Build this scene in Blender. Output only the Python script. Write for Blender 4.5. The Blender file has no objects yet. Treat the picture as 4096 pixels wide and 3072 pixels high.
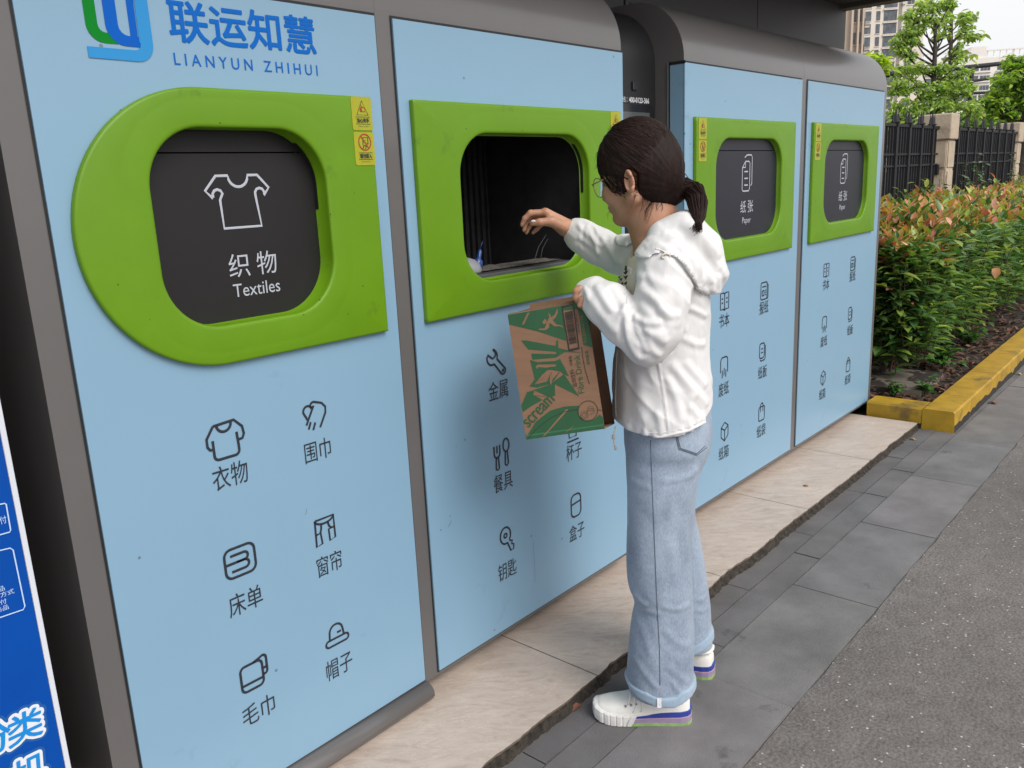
import bpy, bmesh, math, random
import numpy as np
from mathutils import Vector, Matrix, noise as mnoise
rad = math.radians
rng = np.random.default_rng(7)
random.seed(7)
S = bpy.context.scene
COL = S.collection

# ------------------------------------------------------------ camera, sky, sun, exposure
CAM = np.array([0.0, -1.6, 1.441])
_yaw, _pit, _rol, FPX = rad(48.414), rad(13.439), rad(-2.6325), 3348.0
_d = np.array([math.sin(_yaw)*math.cos(_pit), math.cos(_yaw)*math.cos(_pit), -math.sin(_pit)])
_r0 = np.array([math.cos(_yaw), -math.sin(_yaw), 0.0]); _u0 = np.cross(_r0, _d)
_c, _s = math.cos(_rol), math.sin(_rol)
_r, _u = _c*_r0 + _s*_u0, -_s*_r0 + _c*_u0
cam = bpy.data.cameras.new('camera'); camo = bpy.data.objects.new('camera', cam); COL.objects.link(camo)
M = Matrix.Identity(4)
for i in range(3):
    M[i][0], M[i][1], M[i][2], M[i][3] = _r[i], _u[i], -_d[i], CAM[i]
camo.matrix_world = M
cam.sensor_width = 36.0; cam.lens = FPX/4096*36; cam.clip_start = 0.05; cam.clip_end = 1500
S.camera = camo

SUN_EL, SUN_AZ = rad(44), rad(188)          # azimuth measured clockwise from +Y
W = bpy.data.worlds.new('World'); S.world = W; W.use_nodes = True
nt = W.node_tree; nt.nodes.clear()
sky = nt.nodes.new('ShaderNodeTexSky'); sky.sky_type = 'NISHITA'; sky.sun_disc = False
sky.sun_elevation = SUN_EL; sky.sun_rotation = SUN_AZ
sky.air_density = 1.0; sky.dust_density = 4.0; sky.ozone_density = 1.0
hs = nt.nodes.new('ShaderNodeHueSaturation'); hs.inputs['Saturation'].default_value = 0.16   # overcast: the blue is greyed out by cloud
bg = nt.nodes.new('ShaderNodeBackground'); bg.inputs['Strength'].default_value = 0.15
wo = nt.nodes.new('ShaderNodeOutputWorld')
cl = nt.nodes.new('ShaderNodeMix'); cl.data_type = 'RGBA'; cl.inputs[0].default_value = 0.6; cl.inputs[7].default_value = (8.7, 8.75, 8.85, 1)   # even cloud deck
nt.links.new(sky.outputs[0], hs.inputs['Color']); nt.links.new(hs.outputs[0], cl.inputs[6]); nt.links.new(cl.outputs[2], bg.inputs['Color']); nt.links.new(bg.outputs[0], wo.inputs['Surface'])
sl = bpy.data.lights.new('sun', 'SUN'); sl.energy = 2.2; sl.angle = rad(34); sl.color = (1.0, 0.965, 0.91)
so = bpy.data.objects.new('sun', sl); COL.objects.link(so)
_sd = Vector((math.sin(SUN_AZ)*math.cos(SUN_EL), math.cos(SUN_AZ)*math.cos(SUN_EL), math.sin(SUN_EL)))
so.rotation_euler = _sd.to_track_quat('Z', 'Y').to_euler(); so.location = (0, -6, 8)
S.view_settings.view_transform = 'Standard'; S.view_settings.look = 'None'
S.view_settings.gamma = 1.0; S.view_settings.exposure = -0.02
S.cycles.max_bounces = 8; S.cycles.diffuse_bounces = 4; S.cycles.transparent_max_bounces = 12
S.cycles.sample_clamp_indirect = 4.0; S.cycles.use_denoising = True

# ------------------------------------------------------------ helpers
def ray(x, y): return _d + _r*(x-2048)/FPX - _u*(y-1536)/FPX
def onp(x, y, n, o):
    v = ray(x, y); n = np.array(n, float); return CAM + v*(((np.array(o)-CAM)@n)/(v@n))
def at(x, y, dd): return CAM + ray(x, y)*dd
def onY(x, y, yy=0.0): return onp(x, y, (0, 1, 0), (0, yy, 0))
def onZ(x, y, z=0.0): return onp(x, y, (0, 0, 1), (0, 0, z))

def srgb(*c):
    o = []
    for v in c:
        v /= 255.0
        o.append(v/12.92 if v <= 0.04045 else ((v+0.055)/1.055)**2.4)
    return tuple(o)

def node_mat(name):
    m = bpy.data.materials.new(name); m.use_nodes = True
    return m, m.node_tree, m.node_tree.nodes['Principled BSDF']

def mat(name, col, rough=0.5, metal=0.0, var=0.0, vscale=6.0, bump=0.0, bscale=60.0, spec=None, stain=None, attr=None, detail=4.0, coat=0.0, vstretch=None, sheen=0.0, bdist=0.002, specks=None):
    m, t, b = node_mat(name)
    b.inputs['Roughness'].default_value = rough; b.inputs['Metallic'].default_value = metal
    if spec is not None: b.inputs['Specular IOR Level'].default_value = spec
    if coat: b.inputs['Coat Weight'].default_value = coat; b.inputs['Coat Roughness'].default_value = 0.15
    if sheen: b.inputs['Sheen Weight'].default_value = sheen
    tc = t.nodes.new('ShaderNodeTexCoord'); vec = tc.outputs['Object']
    if vstretch:
        mp = t.nodes.new('ShaderNodeMapping'); mp.inputs['Scale'].default_value = vstretch
        t.links.new(vec, mp.inputs['Vector']); vec = mp.outputs[0]
    src = None
    if attr:
        a = t.nodes.new('ShaderNodeAttribute'); a.attribute_name = attr; src = a.outputs['Color']
    if var > 0:
        n = t.nodes.new('ShaderNodeTexNoise'); n.inputs['Scale'].default_value = vscale; n.inputs['Detail'].default_value = detail; n.inputs['Roughness'].default_value = 0.6
        t.links.new(vec, n.inputs['Vector'])
        r = t.nodes.new('ShaderNodeMapRange'); r.inputs['From Min'].default_value = 0.3; r.inputs['From Max'].default_value = 0.7
        r.inputs['To Min'].default_value = 1-var; r.inputs['To Max'].default_value = 1+var
        t.links.new(n.outputs['Fac'], r.inputs['Value'])
        mx = t.nodes.new('ShaderNodeMix'); mx.data_type = 'RGBA'; mx.blend_type = 'MULTIPLY'; mx.inputs[0].default_value = 1.0
        if src: t.links.new(src, mx.inputs[6])
        else: mx.inputs[6].default_value = (*col, 1)
        t.links.new(r.outputs[0], mx.inputs[7]); src = mx.outputs[2]
    if stain:                       # (colour, scale, threshold, softness)
        n = t.nodes.new('ShaderNodeTexNoise'); n.inputs['Scale'].default_value = stain[1]; n.inputs['Detail'].default_value = 7; n.inputs['Roughness'].default_value = 0.65
        t.links.new(vec, n.inputs['Vector'])
        r = t.nodes.new('ShaderNodeMapRange'); r.inputs['From Min'].default_value = stain[2]; r.inputs['From Max'].default_value = stain[2]+stain[3]
        t.links.new(n.outputs['Fac'], r.inputs['Value'])
        mx = t.nodes.new('ShaderNodeMix'); mx.data_type = 'RGBA'
        t.links.new(r.outputs[0], mx.inputs[0])
        if src: t.links.new(src, mx.inputs[6])
        else: mx.inputs[6].default_value = (*col, 1)
        mx.inputs[7].default_value = (*stain[0], 1); src = mx.outputs[2]
    if specks:                      # (colour, scale, share of cells): small marks of dirt
        vo = t.nodes.new('ShaderNodeTexVoronoi'); vo.inputs['Scale'].default_value = specks[1]; t.links.new(vec, vo.inputs['Vector'])
        sp = t.nodes.new('ShaderNodeSeparateColor'); t.links.new(vo.outputs['Color'], sp.inputs[0])
        g1 = t.nodes.new('ShaderNodeMath'); g1.operation = 'LESS_THAN'; g1.inputs[1].default_value = specks[2]; t.links.new(sp.outputs[0], g1.inputs[0])
        sz = t.nodes.new('ShaderNodeMath'); sz.operation = 'MULTIPLY'; sz.inputs[1].default_value = 0.13; t.links.new(sp.outputs[1], sz.inputs[0])
        g2 = t.nodes.new('ShaderNodeMath'); g2.operation = 'LESS_THAN'; t.links.new(vo.outputs['Distance'], g2.inputs[0]); t.links.new(sz.outputs[0], g2.inputs[1])
        g3 = t.nodes.new('ShaderNodeMath'); g3.operation = 'MULTIPLY'; t.links.new(g1.outputs[0], g3.inputs[0]); t.links.new(g2.outputs[0], g3.inputs[1])
        g4 = t.nodes.new('ShaderNodeMath'); g4.operation = 'MULTIPLY'; g4.inputs[1].default_value = 0.6; t.links.new(g3.outputs[0], g4.inputs[0])
        mx = t.nodes.new('ShaderNodeMix'); mx.data_type = 'RGBA'; t.links.new(g4.outputs[0], mx.inputs[0])
        if src: t.links.new(src, mx.inputs[6])
        else: mx.inputs[6].default_value = (*col, 1)
        mx.inputs[7].default_value = (*specks[0], 1); src = mx.outputs[2]
    if src: t.links.new(src, b.inputs['Base Color'])
    else: b.inputs['Base Color'].default_value = (*col, 1)
    if bump > 0:
        n = t.nodes.new('ShaderNodeTexNoise'); n.inputs['Scale'].default_value = bscale; n.inputs['Detail'].default_value = 5
        t.links.new(vec, n.inputs['Vector'])
        bp = t.nodes.new('ShaderNodeBump'); bp.inputs['Strength'].default_value = bump; bp.inputs['Distance'].default_value = bdist
        t.links.new(n.outputs['Fac'], bp.inputs['Height']); t.links.new(bp.outputs[0], b.inputs['Normal'])
    return m

ORG = {}
def tag(o, label=None, cat=None, group=None, kind=None):
    if label: o['label'] = label
    if cat: o['category'] = cat
    if group: o['group'] = group
    if kind: o['kind'] = kind
    return o
def empty(name, loc, label, cat, group=None):
    o = bpy.data.objects.new(name, None); COL.objects.link(o); o.location = loc; o.empty_display_size = 0.1
    ORG[o.name] = np.array(loc, float); return tag(o, label, cat, group)
def link_mesh(name, verts, faces, mats, parent=None, mi=None, smooth=False, loc=None):
    """verts in world coordinates; the object hangs under parent (or sits at loc)"""
    V = np.asarray(verts, float).reshape(-1, 3)
    org = ORG[parent.name] if parent else (np.array(loc, float) if loc is not None else np.zeros(3))
    me = bpy.data.meshes.new(name); me.from_pydata((V-org).tolist(), [], [list(map(int, f)) for f in faces])
    for m in (mats if isinstance(mats, (list, tuple)) else [mats]): me.materials.append(m)
    if mi is not None: me.polygons.foreach_set('material_index', np.asarray(mi, np.int32))
    if smooth: me.polygons.foreach_set('use_smooth', np.ones(len(me.polygons), bool))
    me.validate(); me.update()
    o = bpy.data.objects.new(name, me); COL.objects.link(o)
    if parent: o.parent = parent
    else: o.location = org
    ORG[o.name] = org
    return o

class MB:
    def __init__(s): s.v = []; s.f = []; s.mi = []; s.sm = []; s.m = 0; s.smooth = False
    def add(s, V, F):
        b = len(s.v); s.v += [tuple(map(float, p)) for p in V]
        for f in F: s.f.append([b+i for i in f]); s.mi.append(s.m); s.sm.append(s.smooth)
    def quad(s, *p): s.add(p, [range(len(p))])
    def box(s, a, b, bev=0.0):
        (x0, y0, z0), (x1, y1, z1) = a, b
        if bev <= 0:
            s.add([(x, y, z) for z in (z0, z1) for y in (y0, y1) for x in (x0, x1)], [(0, 2, 3, 1), (4, 5, 7, 6), (0, 1, 5, 4), (2, 6, 7, 3), (0, 4, 6, 2), (1, 3, 7, 5)]); return
        bm = bmesh.new(); r = bmesh.ops.create_cube(bm, size=1.0)
        for v in bm.verts: v.co = Vector(((x0+x1)/2+v.co.x*(x1-x0), (y0+y1)/2+v.co.y*(y1-y0), (z0+z1)/2+v.co.z*(z1-z0)))
        bmesh.ops.bevel(bm, geom=bm.edges[:], offset=bev, segments=2, affect='EDGES', profile=0.5)
        bm.verts.index_update(); s.add([v.co for v in bm.verts], [[v.index for v in f.verts] for f in bm.faces]); bm.free()
    def tube(s, P, r, n=8, flat=None, closed=False, cap=True):
        P = np.asarray(P, float); k = len(P); r = np.broadcast_to(np.asarray(r, float), (k,))
        T = np.zeros_like(P)
        if closed: T = np.roll(P, -1, 0)-np.roll(P, 1, 0)
        else:
            T[1:-1] = P[2:]-P[:-2]; T[0] = P[1]-P[0]; T[-1] = P[-1]-P[-2]
        T /= (np.linalg.norm(T, axis=1, keepdims=True)+1e-12)
        ref = np.array([0, 0, 1.0]) if abs(T[0][2]) < 0.9 else np.array([1.0, 0, 0])
        N = ref-T[0]*(ref@T[0]); N /= np.linalg.norm(N); V = []
        for i in range(k):
            N = N-T[i]*(N@T[i]); N /= (np.linalg.norm(N)+1e-12); B = np.cross(T[i], N)
            for j in range(n):
                a = 2*math.pi*j/n; V.append(P[i]+r[i]*(math.cos(a)*N+math.sin(a)*B))
        F = [(i*n+j, i*n+(j+1) % n, ((i+1) % k)*n+(j+1) % n, ((i+1) % k)*n+j) for i in range(k if closed else k-1) for j in range(n)]
        if cap and not closed: F += [tuple(range(n))[::-1], tuple((k-1)*n+j for j in range(n))]
        s.add(V, F)
    def loft(s, rings, caps=True, closed=True):
        n = len(rings[0]); V = [p for r in rings for p in r]
        F = [(i*n+j, i*n+(j+1) % n, (i+1)*n+(j+1) % n, (i+1)*n+j) for i in range(len(rings)-1) for j in range(n if closed else n-1)]
        if caps: F += [tuple(range(n))[::-1], tuple((len(rings)-1)*n+j for j in range(n))]
        s.add(V, F)
    def prism(s, poly, fa, fb):
        """poly of 2D points; fa, fb map a 2D point to the two end faces"""
        n = len(poly); s.add([fa(*p) for p in poly]+[fb(*p) for p in poly], [tuple(range(n))[::-1], tuple(n+i for i in range(n))]+[(i, (i+1) % n, n+(i+1) % n, n+i) for i in range(n)])
    def build(s, name, mats, parent=None, label=None, loc=None):
        o = link_mesh(name, s.v, s.f, mats, parent, s.mi, loc=loc)
        if len(o.data.polygons) == len(s.sm): o.data.polygons.foreach_set('use_smooth', np.array(s.sm, bool))
        if label: o['label'] = label
        return o

def text_mesh(s, font_bold=0.0):
    cu = bpy.data.curves.new('t', 'FONT'); cu.body = s; cu.size = 1.0; cu.resolution_u = 3; cu.fill_mode = 'FRONT'
    o = bpy.data.objects.new('t', cu); COL.objects.link(o)
    dg = bpy.context.evaluated_depsgraph_get(); me = o.evaluated_get(dg).to_mesh()
    V = np.array([v.co[:2] for v in me.vertices]); F = [list(p.vertices) for p in me.polygons]
    o.evaluated_get(dg).to_mesh_clear(); bpy.data.objects.remove(o); bpy.data.curves.remove(cu)
    return V, F
_tc = {}
def put_text(mb, s, fn, x0, x1, y0, y1, bold=0.0):
    """fits the text's ink into the rectangle, fn maps (u, v) to a world point"""
    if s not in _tc: _tc[s] = text_mesh(s)
    V, F = _tc[s]
    if len(V) == 0: return
    a, b = V.min(0), V.max(0)
    U = (V-a)/(b-a+1e-9); W_ = np.array([x1-x0, y1-y0])
    e = bold*W_[1]                  # heavier weight: the outline is struck several times, each pass a hair deeper
    P = [np.array(fn(x0+e+(W_[0]-2*e)*u, y0+e+(W_[1]-2*e)*v)) for u, v in U]
    mb.add(P, F)
    if bold > 0:
        ex, ey = np.array(fn(1, 0))-np.array(fn(0, 0)), np.array(fn(0, 1))-np.array(fn(0, 0))
        nn = np.cross(ex, ey); nn /= np.linalg.norm(nn)
        np_ = 8 if bold < .05 else 28
        for k in range(np_):
            c, q = math.cos(k*2*math.pi/np_)*e, math.sin(k*2*math.pi/np_)*e
            mb.add([p+ex*c+ey*q-nn*0.00024*(k+1)/np_ for p in P], F)

def arc(cx, cy, r, a0, a1, n=12, ry=None):
    ry = r if ry is None else ry
    return [(cx+r*math.cos(rad(a0+(a1-a0)*i/n)), cy+ry*math.sin(rad(a0+(a1-a0)*i/n))) for i in range(n+1)]
def rrect(x0, y0, x1, y1, r, n=6):
    return arc(x1-r, y0+r, r, -90, 0, n)+arc(x1-r, y1-r, r, 0, 90, n)+arc(x0+r, y1-r, r, 90, 180, n)+arc(x0+r, y0+r, r, 180, 270, n)
def strokes(mb, lines, fn, w, off):
    """printed line-art: flat rounded ribbons; fn(u, v) -> point on the surface, off = outward unit vector"""
    off = np.array(off, float)
    for L in lines:
        closed = len(L) > 2 and math.dist(L[0], L[-1]) < 1e-6
        pts = L[:-1] if closed else L
        # resample sharp corners so the ribbon keeps its width
        P = np.array([fn(*p) for p in pts])
        base = len(mb.v); mb.tube(P, w/2, 6, closed=closed)
        c0 = np.array(fn(0, 0))
        for i in range(base, len(mb.v)):
            p = np.array(mb.v[i]); h = (p-c0)@off; mb.v[i] = tuple(p-off*h*0.9+off*0.0006)
# ------------------------------------------------------------ materials of the setting
PANEL = mat('light_blue_enamel', (0.213, 0.360, 0.492), 0.32, var=0.02, vscale=2.2, stain=((0.17, 0.27, 0.38), 7.0, 0.66, 0.16), spec=0.5, specks=((.06, .08, .10), 26, .045))
SHELL = mat('grey_painted_steel', (0.118, 0.111, 0.110), 0.34, coat=.35, var=0.05, vscale=3.0, stain=((0.13, 0.12, 0.12), 14, 0.68, 0.1))
DARK = mat('flat_black', (0.012, 0.012, 0.013), 0.6)
GREEN = mat('green_moulded_plastic', (0.115, 0.255, 0.0025), 0.45, spec=.4, var=0.05, vscale=7.0, bump=0.03, bscale=180, stain=((0.065, 0.135, 0.008), 11, 0.62, 0.16), specks=((.02, .04, .005), 40, .10))
FLAP = mat('charcoal_flap', (0.015, 0.0135, 0.0145), 0.5, spec=.3, var=0.08, vscale=5)
FLAP2 = mat('blue_black_flap', (0.015, 0.015, 0.024), 0.42, spec=.35, var=0.08, vscale=5)
INNER = mat('black_hopper_steel', (0.030, 0.028, 0.031), 0.5, var=0.3, vscale=20)
INK = mat('dark_grey_ink', (0.018, 0.022, 0.032), 0.5)
PALE = mat('pale_grey_ink', (0.42, 0.44, 0.50), 0.5)
STICK = mat('yellow_sticker', (0.34, 0.34, 0.010), 0.4, var=0.06, vscale=40)
REDINK = mat('red_ink', (0.34, 0.035, 0.02), 0.5)
TITLE = mat('blue_title_ink', srgb(6, 96, 182), 0.5, spec=.15)
LOGOG = mat('green_logo_ink', srgb(0, 122, 34), 0.5, spec=.15); LOGOB = mat('blue_logo_ink', srgb(0, 88, 182), 0.5, spec=.15); LOGOC = mat('sky_blue_logo_ink', srgb(50, 138, 198), 0.5, spec=.15)
STEEL = mat('zinc_steel', (0.42, 0.42, 0.43), 0.35, metal=0.8)
WALL = mat('dark_cladding', (0.060, 0.056, 0.057), 0.55, var=0.07, vscale=1.5, bump=0.03, bscale=40)

# ------------------------------------------------------------ ground, road, pavement, tiled plinth
def ground_mats():
    m, t, b = node_mat('asphalt'); b.inputs['Roughness'].default_value = 0.82
    tc = t.nodes.new('ShaderNodeTexCoord')
    def N(kind, **kw):
        n = t.nodes.new(kind)
        for k, v in kw.items(): n.inputs[k].default_value = v
        return n
    big = N('ShaderNodeTexNoise', Scale=0.9, Detail=5.0); fine = N('ShaderNodeTexNoise', Scale=110.0, Detail=5.0); mid = N('ShaderNodeTexNoise', Scale=14.0, Detail=6.0, Roughness=0.7)
    vor = N('ShaderNodeTexVoronoi', Scale=100.0, Randomness=1.0); vor2 = N('ShaderNodeTexVoronoi', Scale=200.0)
    for n in (big, fine, mid, vor, vor2): t.links.new(tc.outputs['Object'], n.inputs['Vector'])
    r1 = t.nodes.new('ShaderNodeValToRGB'); e = r1.color_ramp.elements
    e[0].position = 0.30; e[0].color = (0.066, 0.056, 0.051, 1); e[1].position = 0.70; e[1].color = (0.198, 0.182, 0.174, 1)
    add = t.nodes.new('ShaderNodeMix'); add.data_type = 'FLOAT'; add.inputs[0].default_value = 0.62
    t.links.new(mid.outputs['Fac'], add.inputs[2]); t.links.new(fine.outputs['Fac'], add.inputs[3])
    t.links.new(add.outputs[0], r1.inputs['Fac'])
    r2 = t.nodes.new('ShaderNodeMapRange'); r2.inputs['From Min'].default_value = 0.3; r2.inputs['From Max'].default_value = 0.7; r2.inputs['To Min'].default_value = 0.8; r2.inputs['To Max'].default_value = 1.25
    t.links.new(big.outputs['Fac'], r2.inputs['Value'])
    mu = t.nodes.new('ShaderNodeMix'); mu.data_type = 'RGBA'; mu.blend_type = 'MULTIPLY'; mu.inputs[0].default_value = 1
    t.links.new(r1.outputs[0], mu.inputs[6]); t.links.new(r2.outputs[0], mu.inputs[7])
    # pale stone chips worn out of the surface: only some cells are pale
    sep = t.nodes.new('ShaderNodeSeparateColor'); t.links.new(vor.outputs['Color'], sep.inputs[0])
    gt = t.nodes.new('ShaderNodeMath'); gt.operation = 'GREATER_THAN'; gt.inputs[1].default_value = 0.962; t.links.new(sep.outputs[0], gt.inputs[0])
    lt = t.nodes.new('ShaderNodeMapRange'); lt.inputs['From Min'].default_value = 0.38; lt.inputs['From Max'].default_value = 0.26; t.links.new(vor.outputs['Distance'], lt.inputs['Value'])
    ml = t.nodes.new('ShaderNodeMath'); ml.operation = 'MULTIPLY'; t.links.new(gt.outputs[0], ml.inputs[0]); t.links.new(lt.outputs[0], ml.inputs[1])
    mx = t.nodes.new('ShaderNodeMix'); mx.data_type = 'RGBA'; mx.inputs[7].default_value = (0.48, 0.43, 0.40, 1)
    t.links.new(ml.outputs[0], mx.inputs[0]); t.links.new(mu.outputs[2], mx.inputs[6]); t.links.new(mx.outputs[2], b.inputs['Base Color'])
    bp = t.nodes.new('ShaderNodeBump'); bp.inputs['Strength'].default_value = 0.9; bp.inputs['Distance'].default_value = 0.006
    t.links.new(add.outputs[0], bp.inputs['Height']); t.links.new(bp.outputs[0], b.inputs['Normal'])
    # marbled porcelain
    m2, t, b = node_mat('marbled_tile'); b.inputs['Roughness'].default_value = 0.5
    tc = t.nodes.new('ShaderNodeTexCoord'); mp = t.nodes.new('ShaderNodeMapping'); mp.inputs['Scale'].default_value = (1.7, 5.2, 3.0)
    m0 = t.nodes.new('ShaderNodeMapping'); m0.inputs['Rotation'].default_value = (0, 0, 0.78); t.links.new(tc.outputs['Object'], m0.inputs['Vector']); t.links.new(m0.outputs[0], mp.inputs['Vector'])
    n1 = N('ShaderNodeTexNoise', Scale=3.4, Detail=10.0, Roughness=0.66, Distortion=2.2); t.links.new(mp.outputs[0], n1.inputs['Vector'])
    rp = t.nodes.new('ShaderNodeValToRGB'); e = rp.color_ramp.elements
    e[0].position = 0.24; e[0].color = (0.36, 0.275, 0.22, 1); e[1].position = 0.72; e[1].color = (0.56, 0.475, 0.41, 1)
    q = rp.color_ramp.elements.new(0.47); q.color = (0.49, 0.40, 0.34, 1)
    t.links.new(n1.outputs['Fac'], rp.inputs['Fac'])
    n2 = N('ShaderNodeTexNoise', Scale=2.2, Detail=8.0, Roughness=0.7, Distortion=2.5); t.links.new(mp.outputs[0], n2.inputs['Vector'])
    v1 = t.nodes.new('ShaderNodeMath'); v1.operation = 'SUBTRACT'; v1.inputs[1].default_value = 0.5; t.links.new(n2.outputs['Fac'], v1.inputs[0])
    v2 = t.nodes.new('ShaderNodeMath'); v2.operation = 'ABSOLUTE'; t.links.new(v1.outputs[0], v2.inputs[0])
    v3 = t.nodes.new('ShaderNodeMapRange'); v3.inputs['From Min'].default_value = 0.012; v3.inputs['From Max'].default_value = 0.0; v3.inputs['To Max'].default_value = 0.7; t.links.new(v2.outputs[0], v3.inputs['Value'])
    mx = t.nodes.new('ShaderNodeMix'); mx.data_type = 'RGBA'; mx.inputs[7].default_value = (0.68, 0.58, 0.50, 1)
    t.links.new(v3.outputs[0], mx.inputs[0]); t.links.new(rp.outputs[0], mx.inputs[6])
    # grime towards patches
    n3 = N('ShaderNodeTexNoise', Scale=2.4, Detail=7.0, Roughness=0.7); t.links.new(tc.outputs['Object'], n3.inputs['Vector'])
    r3 = t.nodes.new('ShaderNodeMapRange'); r3.inputs['From Min'].default_value = 0.3; r3.inputs['From Max'].default_value = 0.7; r3.inputs['To Min'].default_value = 0.86; r3.inputs['To Max'].default_value = 1.05; t.links.new(n3.outputs['Fac'], r3.inputs['Value'])
    m3 = t.nodes.new('ShaderNodeMix'); m3.data_type = 'RGBA'; m3.blend_type = 'MULTIPLY'; m3.inputs[0].default_value = 1
    t.links.new(mx.outputs[2], m3.inputs[6]); t.links.new(r3.outputs[0], m3.inputs[7]); t.links.new(m3.outputs[2], b.inputs['Base Color'])
    return m, m2
ASPH, TILE = ground_mats()
STONE = mat('grey_paving_stone', (0.120, 0.116, 0.118), 0.75, var=0.26, vscale=4.5, bump=0.8, bscale=230, stain=((0.040, 0.035, 0.033), 5.0, 0.635, 0.12), attr='Col', detail=10)
MORTAR = mat('dirty_mortar', (0.034, 0.027, 0.021), 0.95, var=0.7, vscale=45, bump=1.0, bscale=90, bdist=0.01)
SOIL = mat('damp_soil', (0.030, 0.022, 0.017), 0.95, var=0.5, vscale=25, bump=1.0, bscale=50, bdist=0.01)
GRIT = mat('dusty_earth', (0.14, 0.125, 0.11), 0.95, var=0.3, vscale=0.5, bump=0.4, bscale=20)

g = MB(); g.quad((-700, -700, -0.03), (700, -700, -0.03), (700, 700, -0.03), (-700, 700, -0.03))
tag(g.build('ground', GRIT), 'dusty earth beyond the bins and the fence', kind='structure')
# road: a finely stepped edge against the paving
g = MB(); xs = np.arange(-6, 60, 0.05); ed = [-0.803+0.008*mnoise.noise((x*7, 0, 0))+0.004*mnoise.noise((x*40, 3, 0)) for x in xs]
g.add([(x, e, 0.0) for x, e in zip(xs, ed)]+[(x, -40, 0.0) for x in xs], [(len(xs)+i, len(xs)+i+1, i+1, i) for i in range(len(xs)-1)])
tag(g.build('road', ASPH), 'worn brown-grey asphalt road with pale stone chips', kind='structure')
# pavement: rows of stone slabs with open joints on a dark bed
g = MB(); g.m = 1; g.quad((-6, -0.83, -0.004), (60, -0.83, -0.004), (60, 0.3, -0.004), (-6, 0.3, -0.004)); g.m = 0
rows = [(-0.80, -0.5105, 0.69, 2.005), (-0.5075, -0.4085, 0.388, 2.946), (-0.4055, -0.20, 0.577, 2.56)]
slabcol = []
for (y0, y1, step, ph) in rows:
    x = ph-step*math.ceil((ph+5)/step)
    while x < 30:
        w = step; z = 0.003+random.uniform(-0.0015, 0.0015); n = max(2, int(w/0.12))
        a = [x+0.0016+(w-0.0032)*i/n for i in range(n+1)]
        jit = lambda: random.uniform(-0.0010, 0.0010)
        b0 = len(g.v); g.add([(q, y0+jit(), z) for q in a]+[(q, y1+jit(), z) for q in a], [(i, i+1, n+2+i, n+1+i) for i in range(n)])
        g.add([(q, y0, z) for q in (a[0], a[-1])]+[(q, y0, -0.012) for q in (a[0], a[-1])], [(0, 2, 3, 1)])
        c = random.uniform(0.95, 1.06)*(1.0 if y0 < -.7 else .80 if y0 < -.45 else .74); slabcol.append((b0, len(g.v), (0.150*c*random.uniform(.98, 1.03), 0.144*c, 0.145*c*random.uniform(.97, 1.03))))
        x += w
o = g.build('pavement', [STONE, mat('joint_grit', (.088, .082, .078), .95, var=.3, vscale=60)]); tag(o, 'strip of grey stone paving beside the road', kind='structure')
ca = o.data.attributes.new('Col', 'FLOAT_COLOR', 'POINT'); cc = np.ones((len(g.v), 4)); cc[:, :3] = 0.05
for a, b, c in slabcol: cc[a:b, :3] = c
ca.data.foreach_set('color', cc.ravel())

# tiled plinth under the bins: beige marbled tiles with a broken front edge on a mortar bed
def edge_y(x):
    y = -0.318+0.012*mnoise.noise((x*1.7, 0, 0))+0.007*mnoise.noise((x*9, 5, 0))+0.005*mnoise.noise((x*33, 9, 0))
    if 2.45 < x < 2.75: y += 0.012*math.sin((x-2.45)/0.3*math.pi)
    return y
def plinth():
    g = MB(); zt = 0.041; joints = [1.76+0.772*k for k in range(-3, 5)]
    cuts = [-0.7]+[j for j in joints if -0.7 < j < 4.845]+[4.845]
    for a, b in zip(cuts[:-1], cuts[1:]):
        xs = np.arange(a+0.0015, b-0.0015, 0.008); xs = np.append(xs, b-0.0015); n = len(xs)
        e = [edge_y(x) for x in xs]; tz = [zt+0.0]*n
        g.m = 0
        V = [(x, q, zt) for x, q in zip(xs, e)]+[(x, -0.22, zt) for x in xs]+[(x, 0.9, zt) for x in xs]
        g.add(V, [(i, i+1, n+i+1, n+i) for i in range(n-1)]+[(n+i, n+i+1, 2*n+i+1, 2*n+i) for i in range(n-1)])
        g.m = 1                     # broken tile edge, 9 mm thick
        g.add([(x, q, zt) for x, q in zip(xs, e)]+[(x, q+0.003, zt-0.010) for x, q in zip(xs, e)], [(n+i, n+i+1, i+1, i) for i in range(n-1)])
    g.m = 2                         # mortar bed crumbling out below the tile
    xs = np.arange(-0.7, 4.85, 0.008); n = len(xs); R = []
    for k, (dz, off) in enumerate([(-0.010, 0.006), (-0.018, 0.001), (-0.028, -0.003), (-0.036, -0.008), (-0.040, -0.013)]):
        R.append([(x, edge_y(x)+off+0.006*mnoise.noise((x*34, k*1.3, 2))+0.005*mnoise.noise((x*95, k*2.1, 2)), zt+dz+0.003*mnoise.noise((x*50, k, 7))) for x in xs])
    g.add([p for r in R for p in r], [((k+1)*n+i, (k+1)*n+i+1, k*n+i+1, k*n+i) for k in range(len(R)-1) for i in range(n-1)])
    g.quad((4.846, -0.32, 0), (4.846, 0.9, 0), (4.846, 0.9, 0.0405), (4.846, -0.32, 0.0405))
    tag(g.build('tiled_floor', [TILE, mat('tile_body', (0.17, 0.13, 0.10), 0.8, var=0.3, vscale=40), MORTAR]), 'raised beige marbled tile floor with a broken front edge', kind='structure')
plinth()

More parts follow.
